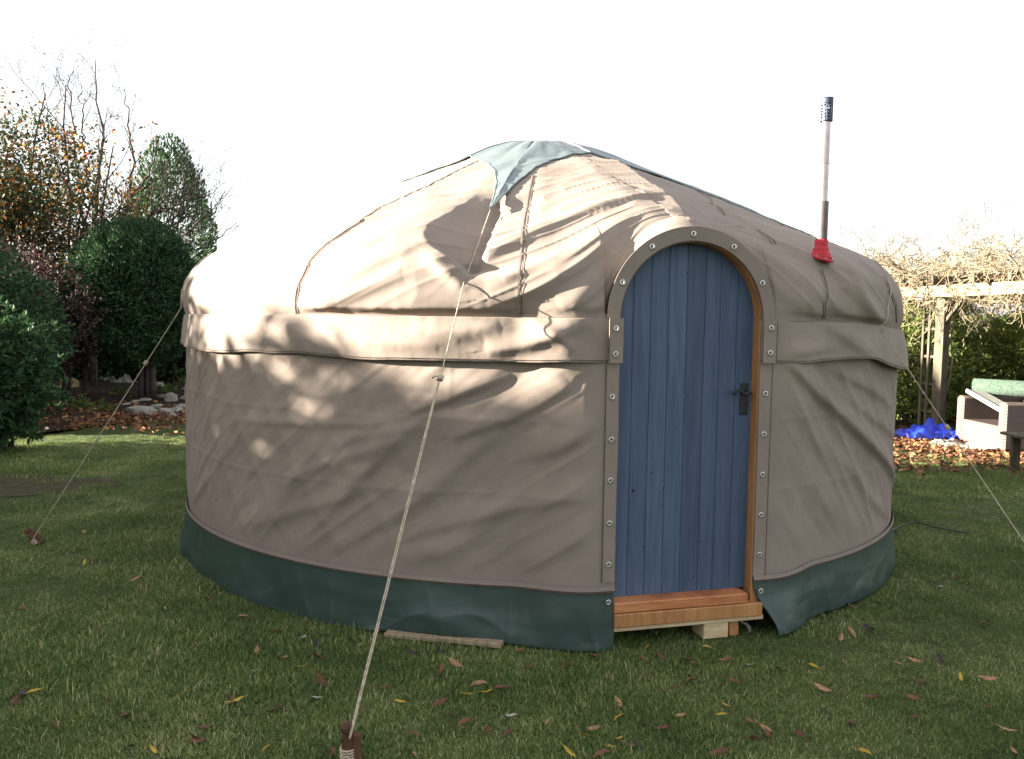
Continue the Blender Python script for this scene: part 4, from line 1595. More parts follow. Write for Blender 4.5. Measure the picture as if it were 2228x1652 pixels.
# ---- purple brown shrub between
rt = plant('barberry_shrub', atY(120, 700, 13.6), 'dark purple brown twiggy shrub between autumn tree and round conifer', 'shrub')
g = np.random.default_rng(32)
paths = []
b0 = atY(112, 700, 13.6)
for k in range(16):
    branch_paths((b0[0] + g.uniform(-1.0, .6), 13.6 + g.uniform(-.5, .5), 0), (g.normal(0, .25), g.normal(0, .2), 1), g.uniform(1.9, 2.7), .02, 0, g, paths, 0, (7, 5, 3), .3, .7, .2, .0025, .42)
tubes_mesh(paths).build('stems', M['bark'], rt)
ends = np.array([q for pts, rad in paths for q in pts[1:]])
sel = ends[g.integers(0, len(ends), 14000)] + g.normal(0, .12, (14000, 3))
put_leaves('foliage', sel, g.normal(0, 1, sel.shape), .065, G_brown, rt, .6, .4, 34)

# ---- dark bush above the laurel
c = atY(18, 690, 11.8)
rt = plant('dark_bush', c, 'dark green bush behind the laurel at the left edge', 'shrub')
P, D = crown_points(15000, (c[0] - .35, c[1], 1.25), (1.05, .9, 1.25), .16, .4, 36, 2.6)
P[:, 2] = np.abs(P[:, 2])
put_leaves('crown', P, D, .08, G_dark, rt, .45, .6, 37)
MB().tube([(c[0] - .35, c[1], -.05), (c[0] - .35, c[1], 1.2)], [.06, .03], 6).build('stem', M['bark'], rt)

# ---- laurel at the left edge
c = ground(30, 985)
rt = plant('laurel_shrub', c, 'glossy leafy green shrub nearest at the left edge of the lawn', 'shrub')
g = np.random.default_rng(42)
tips, td = crown_points(1700, (c[0] - .42, c[1] + .25, .80), (.60, .75, .80), .34, .6, 44, 3.2)
tips[:, 2] = np.maximum(tips[:, 2], .08)
P = np.repeat(tips, 11, 0)
D = np.repeat(td, 11, 0) * .75 + unit(g.normal(0, 1, P.shape)) * .9 + np.array([0, 0, .3])
put_leaves('foliage', P, D, .088, G_laurel, rt, .30, .15, 45, .12)
Pi, Di = crown_points(1500, (c[0] - .44, c[1] + .25, .75), (.42, .52, .62), .1, .7, 144)
put_leaves('inner_foliage', Pi, Di, .16, G_dark, rt, .7, .6, 145)
paths = []
for k in range(60):
    e = tips[g.integers(0, len(tips))]
    s0 = np.array([c[0] - .44 + g.normal(0, .1), c[1] + .25 + g.normal(0, .1), 0])
    m = (s0 + e) / 2 + np.array([0, 0, .15])
    paths.append((np.array([s0, m, e]), np.array([.014, .009, .004])))
tubes_mesh(paths).build('stems', M['bark'], rt)

# ---- small yellow green plant peeping over the yurt's shoulder
c = atY(437, 578, 15.5)
rt = plant('yellow_shrub', c, 'small yellow green shrub peeping over the left shoulder of yurt', 'shrub')
P, D = crown_points(1600, (c[0] + .25, c[1], c[2] * .55), (.35, .35, c[2] * .47), .2, .6, 52)
put_leaves('crown', P, D + np.array([0, 0, .5]), .10, G_hedge, rt, .4, .5, 53, bias=np.random.default_rng(3).beta(4, 1.4, 1600))
MB().tube([(c[0] + .25, c[1], 0), (c[0] + .25, c[1], 1.4)], [.03, .015], 6).build('stem', M['bark'], rt)

# ---- boundary hedge behind the left bed
rt = plant('boundary_hedge', (-9.5, 19.2), 'dark evergreen hedge closing the garden behind the left bed', 'hedge')
P, D = box_points(26000, (-17, 18.2, 0), (-1.4, 20.2, 2.15), 61, .4)
put_leaves('foliage', P, D, .15, G_dark, rt, .6, .6, 62)
MB().box((-9.2, 19.3, .95), (15, 1.3, 1.9)).build('inner_core', M['soil'], rt)

# ---- unseen hedge added beyond the left edge to shade lawn and lower wall
rt = plant('shade_hedge', (-9.6, 2.0), 'unseen evergreen hedge along the left side, added to shade the lawn', 'hedge')
hx0, hx1 = -10.2, -9.0
P, D = box_points(42000, (hx0, -9, 0), (hx1, 8.9, 2.85), 66, .45)
put_leaves('foliage', P, D, .16, G_hedge, rt, .6, .6, 67)
P, D = crown_points(4200, (-9.6, 5.75, 3.0), (.45, .9, .52), .25, .85, 168)
put_leaves('shade_clump', P, D, .13, G_hedge, rt, .6, .6, 169)  # leaf clump added on top to shade the yurt's left eave
P, D = crown_points(2600, (-9.6, 3.45, 2.85), (.45, .40, .42), .2, .8, 69)
put_leaves('shade_clump', P, D, .12, G_hedge, rt, .6, .6, 70)  # leaf clump added to keep sun off the front wall
g = np.random.default_rng(68)
ys = np.linspace(-9, 9.0, 90)
tz = 2.60 + 0.16 * fbm(ys * .8, ys * 0, 3, 3)
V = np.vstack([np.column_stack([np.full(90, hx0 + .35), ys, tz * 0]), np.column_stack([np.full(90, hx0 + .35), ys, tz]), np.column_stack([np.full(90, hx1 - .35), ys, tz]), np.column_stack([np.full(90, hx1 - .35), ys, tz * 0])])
put('inner_core', V, grid_faces(4, 90), M['soil'], rt)  # solid core added inside the leaves to block the light

c = (-10.7, 11.9)  # unseen tree added to shade the pergola trellis and the bed
rt = plant('shade_conifer', c, 'unseen dense conifer added beyond the left edge for its shade', 'tree')
P, D = crown_points(14000, (c[0], c[1], 2.45), (.95, .85, 2.2), .08, .4, 170, 3.0)
put_leaves('crown', P, D + np.array([0, 0, .6]), .17, G_dark, rt, .5, .5, 171)
MB().tube([(c[0], c[1], -.05), (c[0], c[1], 2.5), (c[0], c[1], 4.2)], [.16, .12, .03], 8).build('trunk', M['bark'], rt, True)
rt = plant('rear_shade_hedge', (-12.1, 14.4), 'unseen evergreen hedge at far left, added to shade the planted bed', 'hedge')
P, D = box_points(16000, (-12.7, 10.7, 0), (-11.5, 18.2, 2.45), 166, .45)  # unseen hedge added to keep sun off the left bed
put_leaves('foliage', P, D, .17, G_hedge, rt, .6, .6, 167)
MB().box((-12.1, 14.45, 1.05), (.6, 7.0, 2.1)).build('inner_core', M['soil'], rt)

# ---------------------------------------------------------------- right side
# pergola, its long side running away from the camera and facing the sun
YP = 11.45
BD = unit(np.array([-.212, .977, 0.0]))
BN = np.array([BD[1], -BD[0], 0.0])
B0 = np.array([6.42, 10.0, 0.0])


def pgp(y, off, z):
    """point of the pergola: y distance from the camera along its front, off metres inwards"""
    return B0 + BD * ((y - B0[1]) / BD[1]) + BN * off + np.array([0, 0, z])


PM = np.column_stack([BD, BN, [0, 0, 1]])
zb0, zb1 = 2.005, 2.165
pb = pgp(YP, 0, 0)
pg_ = thing('pergola', pb, 'weathered timber pergola with pale sunlit beam at right behind the yurt', 'pergola')
for y in (7.6, YP, 14.6):
    for off in (.06, 3.0):
        p_ = pgp(y, off, zb0 / 2)
        MB().box(p_, (.14, .14, zb0 - .004), PM, .008).build('post', M['weathered'], pg_)
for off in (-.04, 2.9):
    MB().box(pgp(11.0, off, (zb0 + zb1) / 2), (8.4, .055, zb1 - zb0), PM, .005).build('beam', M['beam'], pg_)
g = np.random.default_rng(70)
for k, y in enumerate(np.arange(7.3, 15, .66)):
    MB().box(pgp(y + g.normal(0, .03), 1.35, zb1 + .064), (.05, 3.3, .12), PM, .004).build('rafter', M['weathered'], pg_)
for y in (11.72, 11.60, 11.34):
    MB().box(pgp(y, -.02, zb0 / 2 - .01), (.04, .03, zb0 - .03), PM, .003).build('trellis_stile', M['weathered'], pg_)
for z in np.arange(.35, zb0 - .1, .40):
    MB().box(pgp(11.62, -.002, z), (.30, .022, .035), PM, .003).build('trellis_rung', M['weathered'], pg_)
p0, p1 = pgp(YP - .09, .02, zb0 - .36), pgp(YP - .42, .02, zb0 - .02)
dv = unit(p1 - p0)
MB().box((p0 + p1) / 2, (np.linalg.norm(p1 - p0), .05, .05), np.column_stack([dv, BN, np.cross(dv, BN)]), .004).build('brace', M['weathered'], pg_)

# lamp hanging on the pergola
q = pgp(11.62, -.16, 2.02)
lm = thing('garden_lamp', q, 'small grey lamp hanging from the pergola beam', 'lamp')
lax = np.array([.35, 0, 1.0])
MB().lathe([(.0, .10), (.022, .10), (.032, .06), (.056, -.05), (.060, -.07), (.052, -.07), (.03, .05), (.0, .05)], q, lax, 16).build('shade', M['lampgrey'], lm, True)
MB().tube([q + np.array([.03, 0, .09]), q + np.array([.06, .0, .15]), pgp(11.62, -.05, 2.12)], .010, 6).build('bracket', M['iron'], lm)

# bare climber over the pergola
cl = plant('bare_climber', pb, 'tangled bare climbing plant heaped over the pergola beams', 'climber')
g = np.random.default_rng(77)
paths = []
for k in range(2):
    pts = [pgp(YP + .05, .20, 0)]
    for z in np.linspace(.4, zb1 + .1, 9):
        pts.append(pgp(YP + .05 + .09 * math.sin(z * 3 + k * 2), .20 + .05 * math.cos(z * 3 + k * 2), z))
    pts.append(pgp(YP + g.uniform(-1.5, 1.5), g.uniform(.3, 1.5), zb1 + .25))
    paths.append((np.array(pts), np.linspace(.013, .009, len(pts))))
for k in range(560):
    y = g.uniform(8.4, 15.2)
    off = g.uniform(-.55, 2.6)
    rise = .26 + .42 * sstep(11.5, 9.2, y)
    z = zb1 + .06 + abs(g.normal(0, rise * .6))
    if off < .2 and g.random() < .3:
        z = zb1 - g.uniform(0, .22)
    p_ = pgp(y, off, z)
    d = BD * g.normal(0, 1) + BN * g.normal(-.1, .8) + np.array([0, 0, g.normal(.12, .30)])
    branch_paths(p_, d, g.uniform(.4, 1.1), g.uniform(.005, .012), 0, g, paths, g.uniform(0, .4), (5, 4), .6, .8, .1, .0030, .5)
for (x0, y0, x1, y1) in [(2098, 600, 2090, 470), (2062, 590, 2040, 545), (2228, 600, 2180, 520), (1990, 600, 1905, 560), (2170, 590, 2225, 500)]:
    a_, b_ = atY(x0, y0, YP + .6), atY(x1, y1, YP + .6)
    branch_paths(a_, b_ - a_, np.linalg.norm(b_ - a_), .018, 0, g, paths, 0, (9, 5), .2, .7, .1, .0032, .35)
tubes_mesh(paths).build('stems', M['twig'], cl)

# hedges behind the pergola
rt = plant('laurel_hedge', atY(2000, 850, 12.6), 'leafy green shrub growing through the pergola trellis', 'shrub')
c = atY(2003, 820, 12.6)
g = np.random.default_rng(80)
tips, td = crown_points(1500, (c[0], 12.6, 1.02), (.95, .65, 1.0), .16, .5, 81, 2.5)
tips[:, 2] = np.maximum(tips[:, 2], .06)
P = np.repeat(tips, 9, 0)
D = np.repeat(td, 9, 0) * .6 + unit(g.normal(0, 1, P.shape)) * .9
put_leaves('foliage', P, D, .10, G_hedge, rt, .26, .2, 82, .15, bias=np.clip(g.beta(2.4, 2, len(P)), 0, 1))
paths = []
for k in range(40):
    e = tips[g.integers(0, len(tips))]
    s0 = np.array([c[0] + g.normal(0, .25), 12.6 + g.normal(0, .1), 0])
    paths.append((np.array([s0, (s0 + e) / 2 + np.array([0, 0, .1]), e]), np.array([.012, .008, .004])))
tubes_mesh(paths).build('stems', M['bark'], rt)

rt = plant('conifer_hedge', (9.0, 13.6), 'feathery green conifer hedge behind the wicker armchair', 'hedge')
P, D = box_points(24000, (6.55, 13.0, 0), (13.5, 14.3, 1.62), 84, .35)
put_leaves('foliage', P, D + np.array([0, 0, .3]), .13, G_hedge, rt, .3, .6, 85)
P, D = crown_points(9000, (8.15, 12.75, 1.0), (.85, .65, .62), .25, .6, 86)
put_leaves('near_sprays', P, D, .13, G_hedge, rt, .25, .5, 87, bias=np.random.default_rng(1).beta(3, 1.5, 9000))
MB().box((10, 13.65, .7), (6.6, .7, 1.4)).build('inner_core', M['soil'], rt)

rt = plant('bare_hedge', (8.5, 15.6), 'pinkish brown leafless hedge beyond the green shrubs at right', 'hedge')
g = np.random.default_rng(90)
paths = []
for k in range(300):
    branch_paths((g.uniform(3.2, 15), 15.6 + g.normal(0, .35), g.uniform(.2, 1.4)), (g.normal(0, .35), g.normal(0, .2), 1), g.uniform(.8, 1.35), .008, 0, g, paths, 0, (7, 4), .35, .8, .15, .003, .5)
tubes_mesh(paths).build('stems', M['twig'], rt)
P, D = box_points(9000, (3.0, 15.3, 0), (15, 16.2, 2.2), 91, .5)
put_leaves('dry_leaves', P, D, .07, G_brown, rt, .6, .8, 92, bias=np.random.default_rng(4).beta(4, 1.3, 9000))
rt = plant('far_hedge', (9, 19), 'dull green hedge far behind the pergola', 'hedge')
P, D = box_points(16000, (1.5, 18.5, 0), (19, 20, 1.75), 93, .4)
put_leaves('foliage', P, D, .15, G_hedge, rt, .5, .6, 94)
MB().box((10, 19.3, .75), (16.5, .8, 1.5)).build('inner_core', M['soil'], rt)

# ---- wicker armchair, facing left
ac0 = np.array([6.16, 9.90])
AW, AD_, AH = 1.10, .95, .64
ch = thing('wicker_armchair', (ac0[0] + AD_ / 2, ac0[1] + AW / 2, 0), 'pale wicker armchair facing left under the pergola', 'armchair')


def abox(x0, x1, y0, y1, z0, z1, name, bev=.03, m=M['wicker']):
    return MB().box(((ac0[0] * 2 + x0 + x1) / 2, (ac0[1] * 2 + y0 + y1) / 2, (z0 + z1) / 2), (x1 - x0, y1 - y0, z1 - z0), None, bev).build(name, m, ch)


abox(0, AD_, 0, .15, .03, AH, 'arm')
abox(0, AD_, AW - .15, AW, .03, AH, 'arm')
abox(.012, AD_ - .16, .153, AW - .153, .03, .33, 'seat', .02)
abox(AD_ - .155, AD_ + .02, .153, AW - .153, .03, .70, 'backrest')
for x in (.05, AD_ - .05):
    for y in (.06, AW - .06):
        abox(x - .02, x + .02, y - .02, y + .02, -.01, .032, 'foot', .003, M['iron'])

# rolled green mat lying over it
p0, p1 = np.array([6.40, 11.02, .765]), np.array([7.55, 9.95, .80])
rm = thing('rolled_mat', (p0 + p1) / 2, 'rolled green grass mat lying across the wicker armchair', 'mat')
dv = unit(p1 - p0)
a_ = unit(np.cross(dv, [0, 0, 1.0]))
b_ = np.cross(a_, dv)
V, nsp = [], 90
tt = np.linspace(0, 5.2 * math.pi, nsp)
ends_ = []
for L in (0, .5, 1):
    for t in tt:
        r = .035 + .085 * t / tt[-1]
        r *= 1 + .03 * math.sin(3 * t + L * 4)
        V.append(p0 + (p1 - p0) * L + np.array([0, 0, -.025 * math.sin(L * math.pi)]) + r * (math.cos(t) * a_ + math.sin(t) * b_))
o = put('roll', np.array(V), grid_faces(3, nsp), M['mat'], rm, True)
solidify(o, .010, 0)
MB().tube([p0 + (p1 - p0) * L + .123 * (math.cos(tt[-1]) * a_ + math.sin(tt[-1]) * b_) + np.array([0, 0, .005 * math.sin(40 * L) - .025 * math.sin(L * math.pi)]) for L in np.linspace(0, 1, 40)], .006, 5).build('frayed_edge', M['matedge'], rm)

# white board leaning in the armchair
p0, p1 = np.array([6.27, 10.93, .70]), np.array([6.24, 10.03, .50])
wb = thing('white_board', (p0 + p1) / 2, 'white edged board resting diagonally in the wicker armchair', 'board')
dv = unit(p1 - p0)
nn = unit(np.cross(dv, [1.0, 0, 0]))
Mx = np.column_stack([dv, np.cross(nn, dv), nn])
MB().box((p0 + p1) / 2 + np.array([.10, 0, .01]), (np.linalg.norm(p1 - p0), .20, .028), Mx, .003).build('panel', M['sheet'], wb)
MB().box((p0 + p1) / 2 + np.array([-.012, 0, .01]), (np.linalg.norm(p1 - p0) + .01, .022, .05), Mx, .003).build('edge_trim', M['board'], wb)


# ---- crumpled sheets on the ground
def crumple(name, c, sx, sy, hgt_, rot, mat, label, cat, seed, fr=7.0):
    n = 46
    u, v = np.meshgrid(np.linspace(-1, 1, n), np.linspace(-1, 1, n))
    k = 1 + .14 * fbm(np.arctan2(v, u) * 2, u * 0 + 1, seed, 2)
    x, y = u * sx * k, v * sy * k
    d = np.maximum(np.abs(u), np.abs(v))
    z = hgt_ * (1 - d ** 3) * (.55 + .45 * fbm(u * 1.8, v * 1.8, seed, 2)) + .36 * hgt_ * np.abs(fbm(u * fr * .55, v * fr * .3, seed + 2, 2)) + .012
    X = c[0] + x * math.cos(rot) - y * math.sin(rot)
    Y = c[1] + x * math.sin(rot) + y * math.cos(rot)
    o = put(name, np.stack([X, Y, z], -1).reshape(-1, 3), grid_faces(n, n), mat, None, True)
    solidify(o, .004)
    return tag(o, label, cat)


crumple('blue_tarpaulin', (5.95, 11.15), .46, .26, .20, .05, M['tarp'], 'crumpled bright blue tarpaulin heaped beside the wicker armchair', 'tarpaulin', 3)
c = ground(2052, 968)
crumple('grey_sheet', (c[0], c[1]), .26, .15, .07, .1, M['sheet'], 'crumpled grey plastic sheet in front of the blue tarpaulin', 'sheet', 5)
c = ground(2095, 974)
crumple('grey_sheet', (c[0], c[1]), .30, .20, .05, -.2, M['sheet'], 'flattened grey sheet at the foot of the armchair', 'sheet', 8, 4.0)
# curled pale offcut of lining
c = ground(2140, 982)
t = np.linspace(-.4, math.pi * 1.15, 26)
V = []
for L in np.linspace(0, 1, 6):
    for q in t:
        V.append(np.array([c[0] - .16 + .34 * L, c[1] + .10 - .16 * L, .045 + .012 * L]) + .055 * (1 - .25 * L) * np.array([math.cos(q) * .7, math.cos(q) * .8, math.sin(q)]))
V = np.array(V)
V[:, 2] = np.maximum(V[:, 2], .012)
o = put('lining_offcut', V, grid_faces(6, 26), M['board'], None, True)
solidify(o, .004)
tag(o, 'curled pale offcut lying by the near armchair corner', 'offcut')

# ---- dark weathered bench at the right edge
c = ground(2216, 1033)
zt = atY(2216, 950, c[1])[2]
c = c + np.array([.16, 0, 0])
bn = thing('garden_bench', (c[0] + .5, c[1], 0), 'dark weathered wooden bench cut off by the right edge', 'bench')
for x in (c[0] + .02, c[0] + 1.15):
    for y in (c[1] + .04, c[1] + .36):
        MB().box((x, y, (zt - .035) / 2), (.085, .06, zt - .035), None, .005).build('leg', M['weathered'], bn)
for k in range(4):
    MB().box((c[0] + .56, c[1] + .02 + .115 * k, zt - .016), (1.38, .105, .032), None, .005).build('slat', M['weathered'], bn)

# ---- black cable on the lawn
pts = [ground(x, y) for x, y in [(1935, 1172), (1958, 1160), (1990, 1150), (2022, 1157), (2060, 1161), (2110, 1163)]]
P = np.array(pts)
P[:, 2] = [.045, .055, .055, .045, .03, .01]
t = np.linspace(0, 5, 40)
o = MB().tube(np.column_stack([np.interp(t, np.arange(6), P[:, k]) for k in range(3)]), .005, 6).build('power_cable', M['cable'], None, True)
tag(o, 'thin black cable snaking from the skirt over the right lawn', 'cable')

# ---------------------------------------------------------------- rockery and clutter in the left bed
def rock(px, py, sx, sy, sz, seed, mat, label, grp='stones edging the left bed', name='edging_stone', z0=0.0):
    g = np.random.default_rng(seed)
    c = ground(px, py, z0)
    bm = bmesh.new()
    bmesh.ops.create_icosphere(bm, subdivisions=3, radius=1.0)
    V = np.array([v.co[:] for v in bm.verts])
    F = np.array([[v.index for v in f.verts] for f in bm.faces])
    bm.free()
    V = np.sign(V) * np.abs(V) ** .75
    for _ in range(7):
        n = unit(g.normal(0, 1, 3))
        h_ = g.uniform(.55, .9)
        dd = V @ n - h_
        V = V - np.clip(dd, 0, None)[:, None] * n
    V = V * (1 + .05 * g.normal(0, 1, (len(V), 1)))
    a = g.uniform(0, 3)
    Mr = np.array([[math.cos(a), -math.sin(a), 0], [math.sin(a), math.cos(a), 0], [0, 0, 1]])
    V = (V * np.array([sx, sy, sz]) * 1.25) @ Mr.T + np.array([c[0], c[1], z0 + .035 + sz * .6])
    o = put(name, V, F, mat, None, True)
    return tag(o, label, 'stone', grp)


ORD = ['leftmost', 'second', 'third', 'fourth', 'fifth', 'sixth', 'seventh', 'eighth', 'ninth', 'tenth', 'eleventh', 'twelfth', 'thirteenth', 'rightmost']
SX = sorted([272, 292, 318, 343, 360, 385, 398, 402, 260, 332, 405, 350, 283, 375])
rock(305, 908, .22, .13, .075, 1, M['stone'], 'broad flat pale stone at the front of the bed edging')
rock(338, 852, .20, .15, .10, 2, M['stone'], 'rounded pale boulder beside the conifer trunk in the left bed')
rock(372, 884, .13, .10, .13, 3, M['stone'], 'upright pale stone in the edging close to the yurt')
for i, (x, y, a_, b_, h_) in enumerate([(272, 893, .10, .08, .05), (292, 886, .09, .07, .05), (318, 884, .12, .09, .06), (343, 896, .10, .08, .05), (360, 905, .11, .09, .05), (385, 903, .13, .08, .05),
                                    (398, 898, .12, .10, .06), (402, 880, .12, .09, .07), (260, 885, .08, .07, .04), (332, 912, .10, .07, .04), (405, 862, .12, .1, .08), (350, 874, .09, .08, .06),
                                    (283, 905, .07, .06, .04), (375, 912, .09, .06, .035)]):
    rock(x, y, a_, b_, h_, 20 + i, M['stone'], ORD[SX.index(x)] + ' small grey stone, counted from the left, in the bed edging')
rock(148, 852, .17, .13, .15, 61, M['sandstone'], 'yellow sandstone block, right one of the pair in the left bed', 'sandstone blocks', 'sandstone_block')
rock(122, 858, .15, .12, .11, 62, M['sandstone'], 'yellow sandstone block, left one of the pair in the left bed', 'sandstone blocks', 'sandstone_block')
rock(140, 826, .18, .14, .22, 63, M['sandstone'], 'tall yellow sandstone lump standing behind the two blocks', 'sandstone blocks', 'sandstone_block')
c = ground(218, 838)
crumple('white_bag', (c[0], c[1] + .3), .22, .16, .28, .3, M['bag'], 'crumpled pale blue bag in the dark under the round conifer', 'bag', 15, 5)
c = ground(262, 842)
crumple('grey_sack', (c[0], c[1] + .2), .30, .20, .24, -.2, M['sheet'], 'grey sack slumped beside the conifer trunk', 'sack', 18, 5)

for i, (px, py, r_) in enumerate([(265, 872, .16), (350, 862, .14), (372, 866, .13), (225, 905, .12), (395, 845, .16), (180, 900, .15)]):
    c = ground(px, py)
    bp_ = plant('bed_plant', c, ('small leafy green plant among the edging stones', 'small green plant beside the pale boulder', 'low green plant near the upright stone', 'small green plant at the lawn edge of the bed',
                                 'low green plant in shade next to the yurt', 'small green plant near the laurel and sandstone')[i], 'plant', 'small plants in the left bed')
    P, D = crown_points(130, (c[0], c[1], r_ * .75), (r_, r_, r_ * .8), .2, .8, 400 + i)
    P[:, 2] = np.maximum(P[:, 2], .05)
    put_leaves('foliage', P, D + np.array([0, 0, .5]), .085, G_hedge, bp_, .4, .4, 410 + i)

# leaf litter sheets
def litter(name, n, fn, size, seed, label):
    g = np.random.default_rng(seed)
    P = fn(g, n)
    D = np.column_stack([g.normal(0, 1, (len(P), 2)), np.abs(g.normal(0, .22, len(P)))])
    V, Q = leaves(P, unit(D), size, .55, .12, .12, seed)
    V[:, 2] = np.maximum(V[:, 2], .006)
    o = put(name, V, Q, G_litter, None, False, g.beta(1.8, 1.8, len(P)))
    return tag(o, label, 'leaf litter', None, 'stuff')


def reg_right(g, n):
    x = g.uniform(3.0, 8.6, n)
    y = g.uniform(7.9, 12.6, n)
    w = sstep(8.1, 9.3, y + .25 * fbm(x * 1.3, y * 1.3, 7)) ** 1.4 * (.30 + .7 * sstep(-.5, .4, fbm(x * 1.1, y * 1.1, 9)))
    k = (g.random(n) < w) & (np.hypot(x - YC[0], y - YC[1]) > 2.75)
    return np.column_stack([x, y, gz(x, y) + .03 + g.random(n) * .02])[k]


def reg_left(g, n):
    x = g.uniform(-11, -2.4, n)
    y = g.uniform(9.9, 15.5, n)
    w = .9 * sstep(10.0, 11.2, y + .4 * fbm(x, y, 17)) * (.35 + .65 * sstep(-.4, .5, fbm(x * .8, y * .8, 19)))
    k = g.random(n) < w
    return np.column_stack([x, y, np.full(n, .05) + g.random(n) * .05])[k]


litter('leaf_litter', 24000, reg_right, .068, 101, 'orange brown leaf litter lying under the pergola')
litter('bed_leaf_litter', 20000, reg_left, .07, 103, 'brown leaf litter scattered over the left bed')

# ---------------------------------------------------------------- grass
G_grass = bpy.data.materials.new('grass_blade')
G_grass.use_nodes = True
nt = G_grass.node_tree
b = nt.nodes['Principled BSDF']
b.inputs['Roughness'].default_value = .6
b.inputs['Specular IOR Level'].default_value = .25
at = N(nt, 'ShaderNodeAttribute', attribute_name='tint')
r1 = ramp(nt, [(0.0, (.062, .104, .029)), (.45, (.130, .186, .052)), (.7, (.215, .268, .082)), (.88, (.36, .36, .15)), (1.0, (.54, .49, .29))])
gp = N(nt, 'ShaderNodeNewGeometry')
nz = N(nt, 'ShaderNodeTexNoise', Scale=1.3, Detail=5.0, Roughness=.6)
nt.links.new(gp.outputs['Position'], nz.inputs['Vector'])
mm = N(nt, 'ShaderNodeMath', operation='MULTIPLY_ADD')
mm.inputs[1].default_value = 1.5
mm.inputs[2].default_value = -.75
nt.links.new(nz.outputs['Fac'], mm.inputs[0])
m2 = N(nt, 'ShaderNodeMath', operation='ADD', use_clamp=True)
nt.links.new(mm.outputs['Value'], m2.inputs[0])
nt.links.new(at.outputs['Fac'], m2.inputs[1])
nt.links.new(m2.outputs['Value'], r1.inputs['Fac'])
nt.links.new(r1.outputs['Color'], b.inputs['Base Color'])
tr_ = N(nt, 'ShaderNodeBsdfTranslucent')
nt.links.new(r1.outputs['Color'], tr_.inputs['Color'])
mx_ = N(nt, 'ShaderNodeMixShader', Fac=.3)
nt.links.new(b.outputs['BSDF'], mx_.inputs[1])
nt.links.new(tr_.outputs['BSDF'], mx_.inputs[2])
nt.links.new(mx_.outputs['Shader'], nt.nodes['Material Output'].inputs['Surface'])

tufts = bpy.data.collections.new('grass_tufts')


def tuft(k, n, rad, hmin, hmax, wid):
    g = np.random.default_rng(200 + k)
    r = rad * np.sqrt(g.random(n))
    a = g.uniform(0, 2 * math.pi, n)
    B = np.column_stack([r * np.cos(a), r * np.sin(a), np.full(n, -.004)])
    hd = g.uniform(0, 2 * math.pi, n)
    lean = np.abs(g.normal(0, .85, n))
    h_ = g.uniform(hmin, hmax, n)
    d = np.column_stack([np.cos(hd) * lean, np.sin(hd) * lean, np.ones(n)])
    d = unit(d)
    s = np.column_stack([-np.sin(hd), np.cos(hd), np.zeros(n)]) * (wid * g.uniform(.7, 1.3, n))[:, None] / 2
    m = B + d * (h_ * .55)[:, None]
    d2 = unit(d + np.column_stack([np.cos(hd), np.sin(hd), -np.ones(n) * .5]) * g.uniform(.1, .9, n)[:, None])
    t = m + d2 * (h_ * .5)[:, None]
    V = np.stack([B - s, B + s, m + s * .85, m - s * .85, t], 1).reshape(-1, 3)
    i = np.arange(n)[:, None] * 5
    Q = i + np.array([0, 1, 2, 3])
    T = i + np.array([3, 2, 4])
    tn = np.clip(g.beta(1.7, 2.6, n) + (g.random(n) < .09) * .5, 0, 1)
    me = mesh_np('grass_tuft', V, [Q, T], G_grass, False, np.concatenate([tn, tn]))
    o = bpy.data.objects.new('grass_tuft', me)
    tufts.objects.link(o)


for k in range(6):
    tuft(k, 190, .13, .016, .042, .0034)
for k in range(2):
    tuft(6 + k, 120, .11, .03, .062, .003)

g = np.random.default_rng(300)


def lawn_points(n, y0, y1):
    y = np.sqrt(g.uniform(y0 ** 2, y1 ** 2, n))
    x = g.uniform(-1, 1, n) * (.70 * y + .9)
    ok = np.hypot(x - YC[0], y - YC[1]) > 2.5
    # bare, trodden earth left of the yurt, thin turf near the leaf litter, none in the bed
    bare = .80 * np.exp(-((((x + 4.8) / 1.5) ** 2 + ((y - 7.25) / .55) ** 2)) ** 2) + .8 * sstep(9.9, 11.0, y) * (x < -2.2) * sstep(-4.3, -5.4, x - .0) + .75 * sstep(8.7, 9.8, y) * (x > 2.5)
    worn = .35 * sstep(.25, .7, fbm(x * .9, y * .9, 77))
    ok &= g.random(n) > bare + worn
    ok &= ~((y > 12.9) & (x < -1.4))
    ok &= ~((y > 11.6) & (x > 3.5))
    return x[ok], y[ok]


xs_, ys_, = [], []
for n, a_, b_ in [(3400, 1.8, 3.6), (4300, 3.6, 6.2), (6200, 6.2, 10.5), (3000, 10.5, 14.5)]:
    x, y = lawn_points(n, a_, b_)
    xs_.append(x)
    ys_.append(y)
X, Y = np.concatenate(xs_), np.concatenate(ys_)
me = bpy.data.meshes.new('grass')
me.vertices.add(len(X))
me.vertices.foreach_set('co', np.column_stack([X, Y, gz(X, Y)]).astype(np.float32).ravel())
ar = me.attributes.new('rot', 'FLOAT_VECTOR', 'POINT')
ar.data.foreach_set('vector', np.column_stack([g.normal(0, .06, len(X)), g.normal(0, .06, len(X)), g.uniform(0, 6.28, len(X))]).astype(np.float32).ravel())
asz = me.attributes.new('scl', 'FLOAT', 'POINT')
lush = .85 + .35 * fbm(X * 1.2, Y * 1.2, 88)
asz.data.foreach_set('value', np.clip(lush * g.uniform(.8, 1.15, len(X)), .55, 1.5).astype(np.float32))
ai = me.attributes.new('pick', 'INT', 'POINT')
ai.data.foreach_set('value', np.where(g.random(len(X)) < .12, g.integers(6, 8, len(X)), g.integers(0, 6, len(X))).astype(np.int32))
me.materials.append(G_grass)
grass = link('grass', me)
tag(grass, 'short green grass blades covering the lawn', 'grass', None, 'stuff')
ng = bpy.data.node_groups.new('grass_scatter', 'GeometryNodeTree')
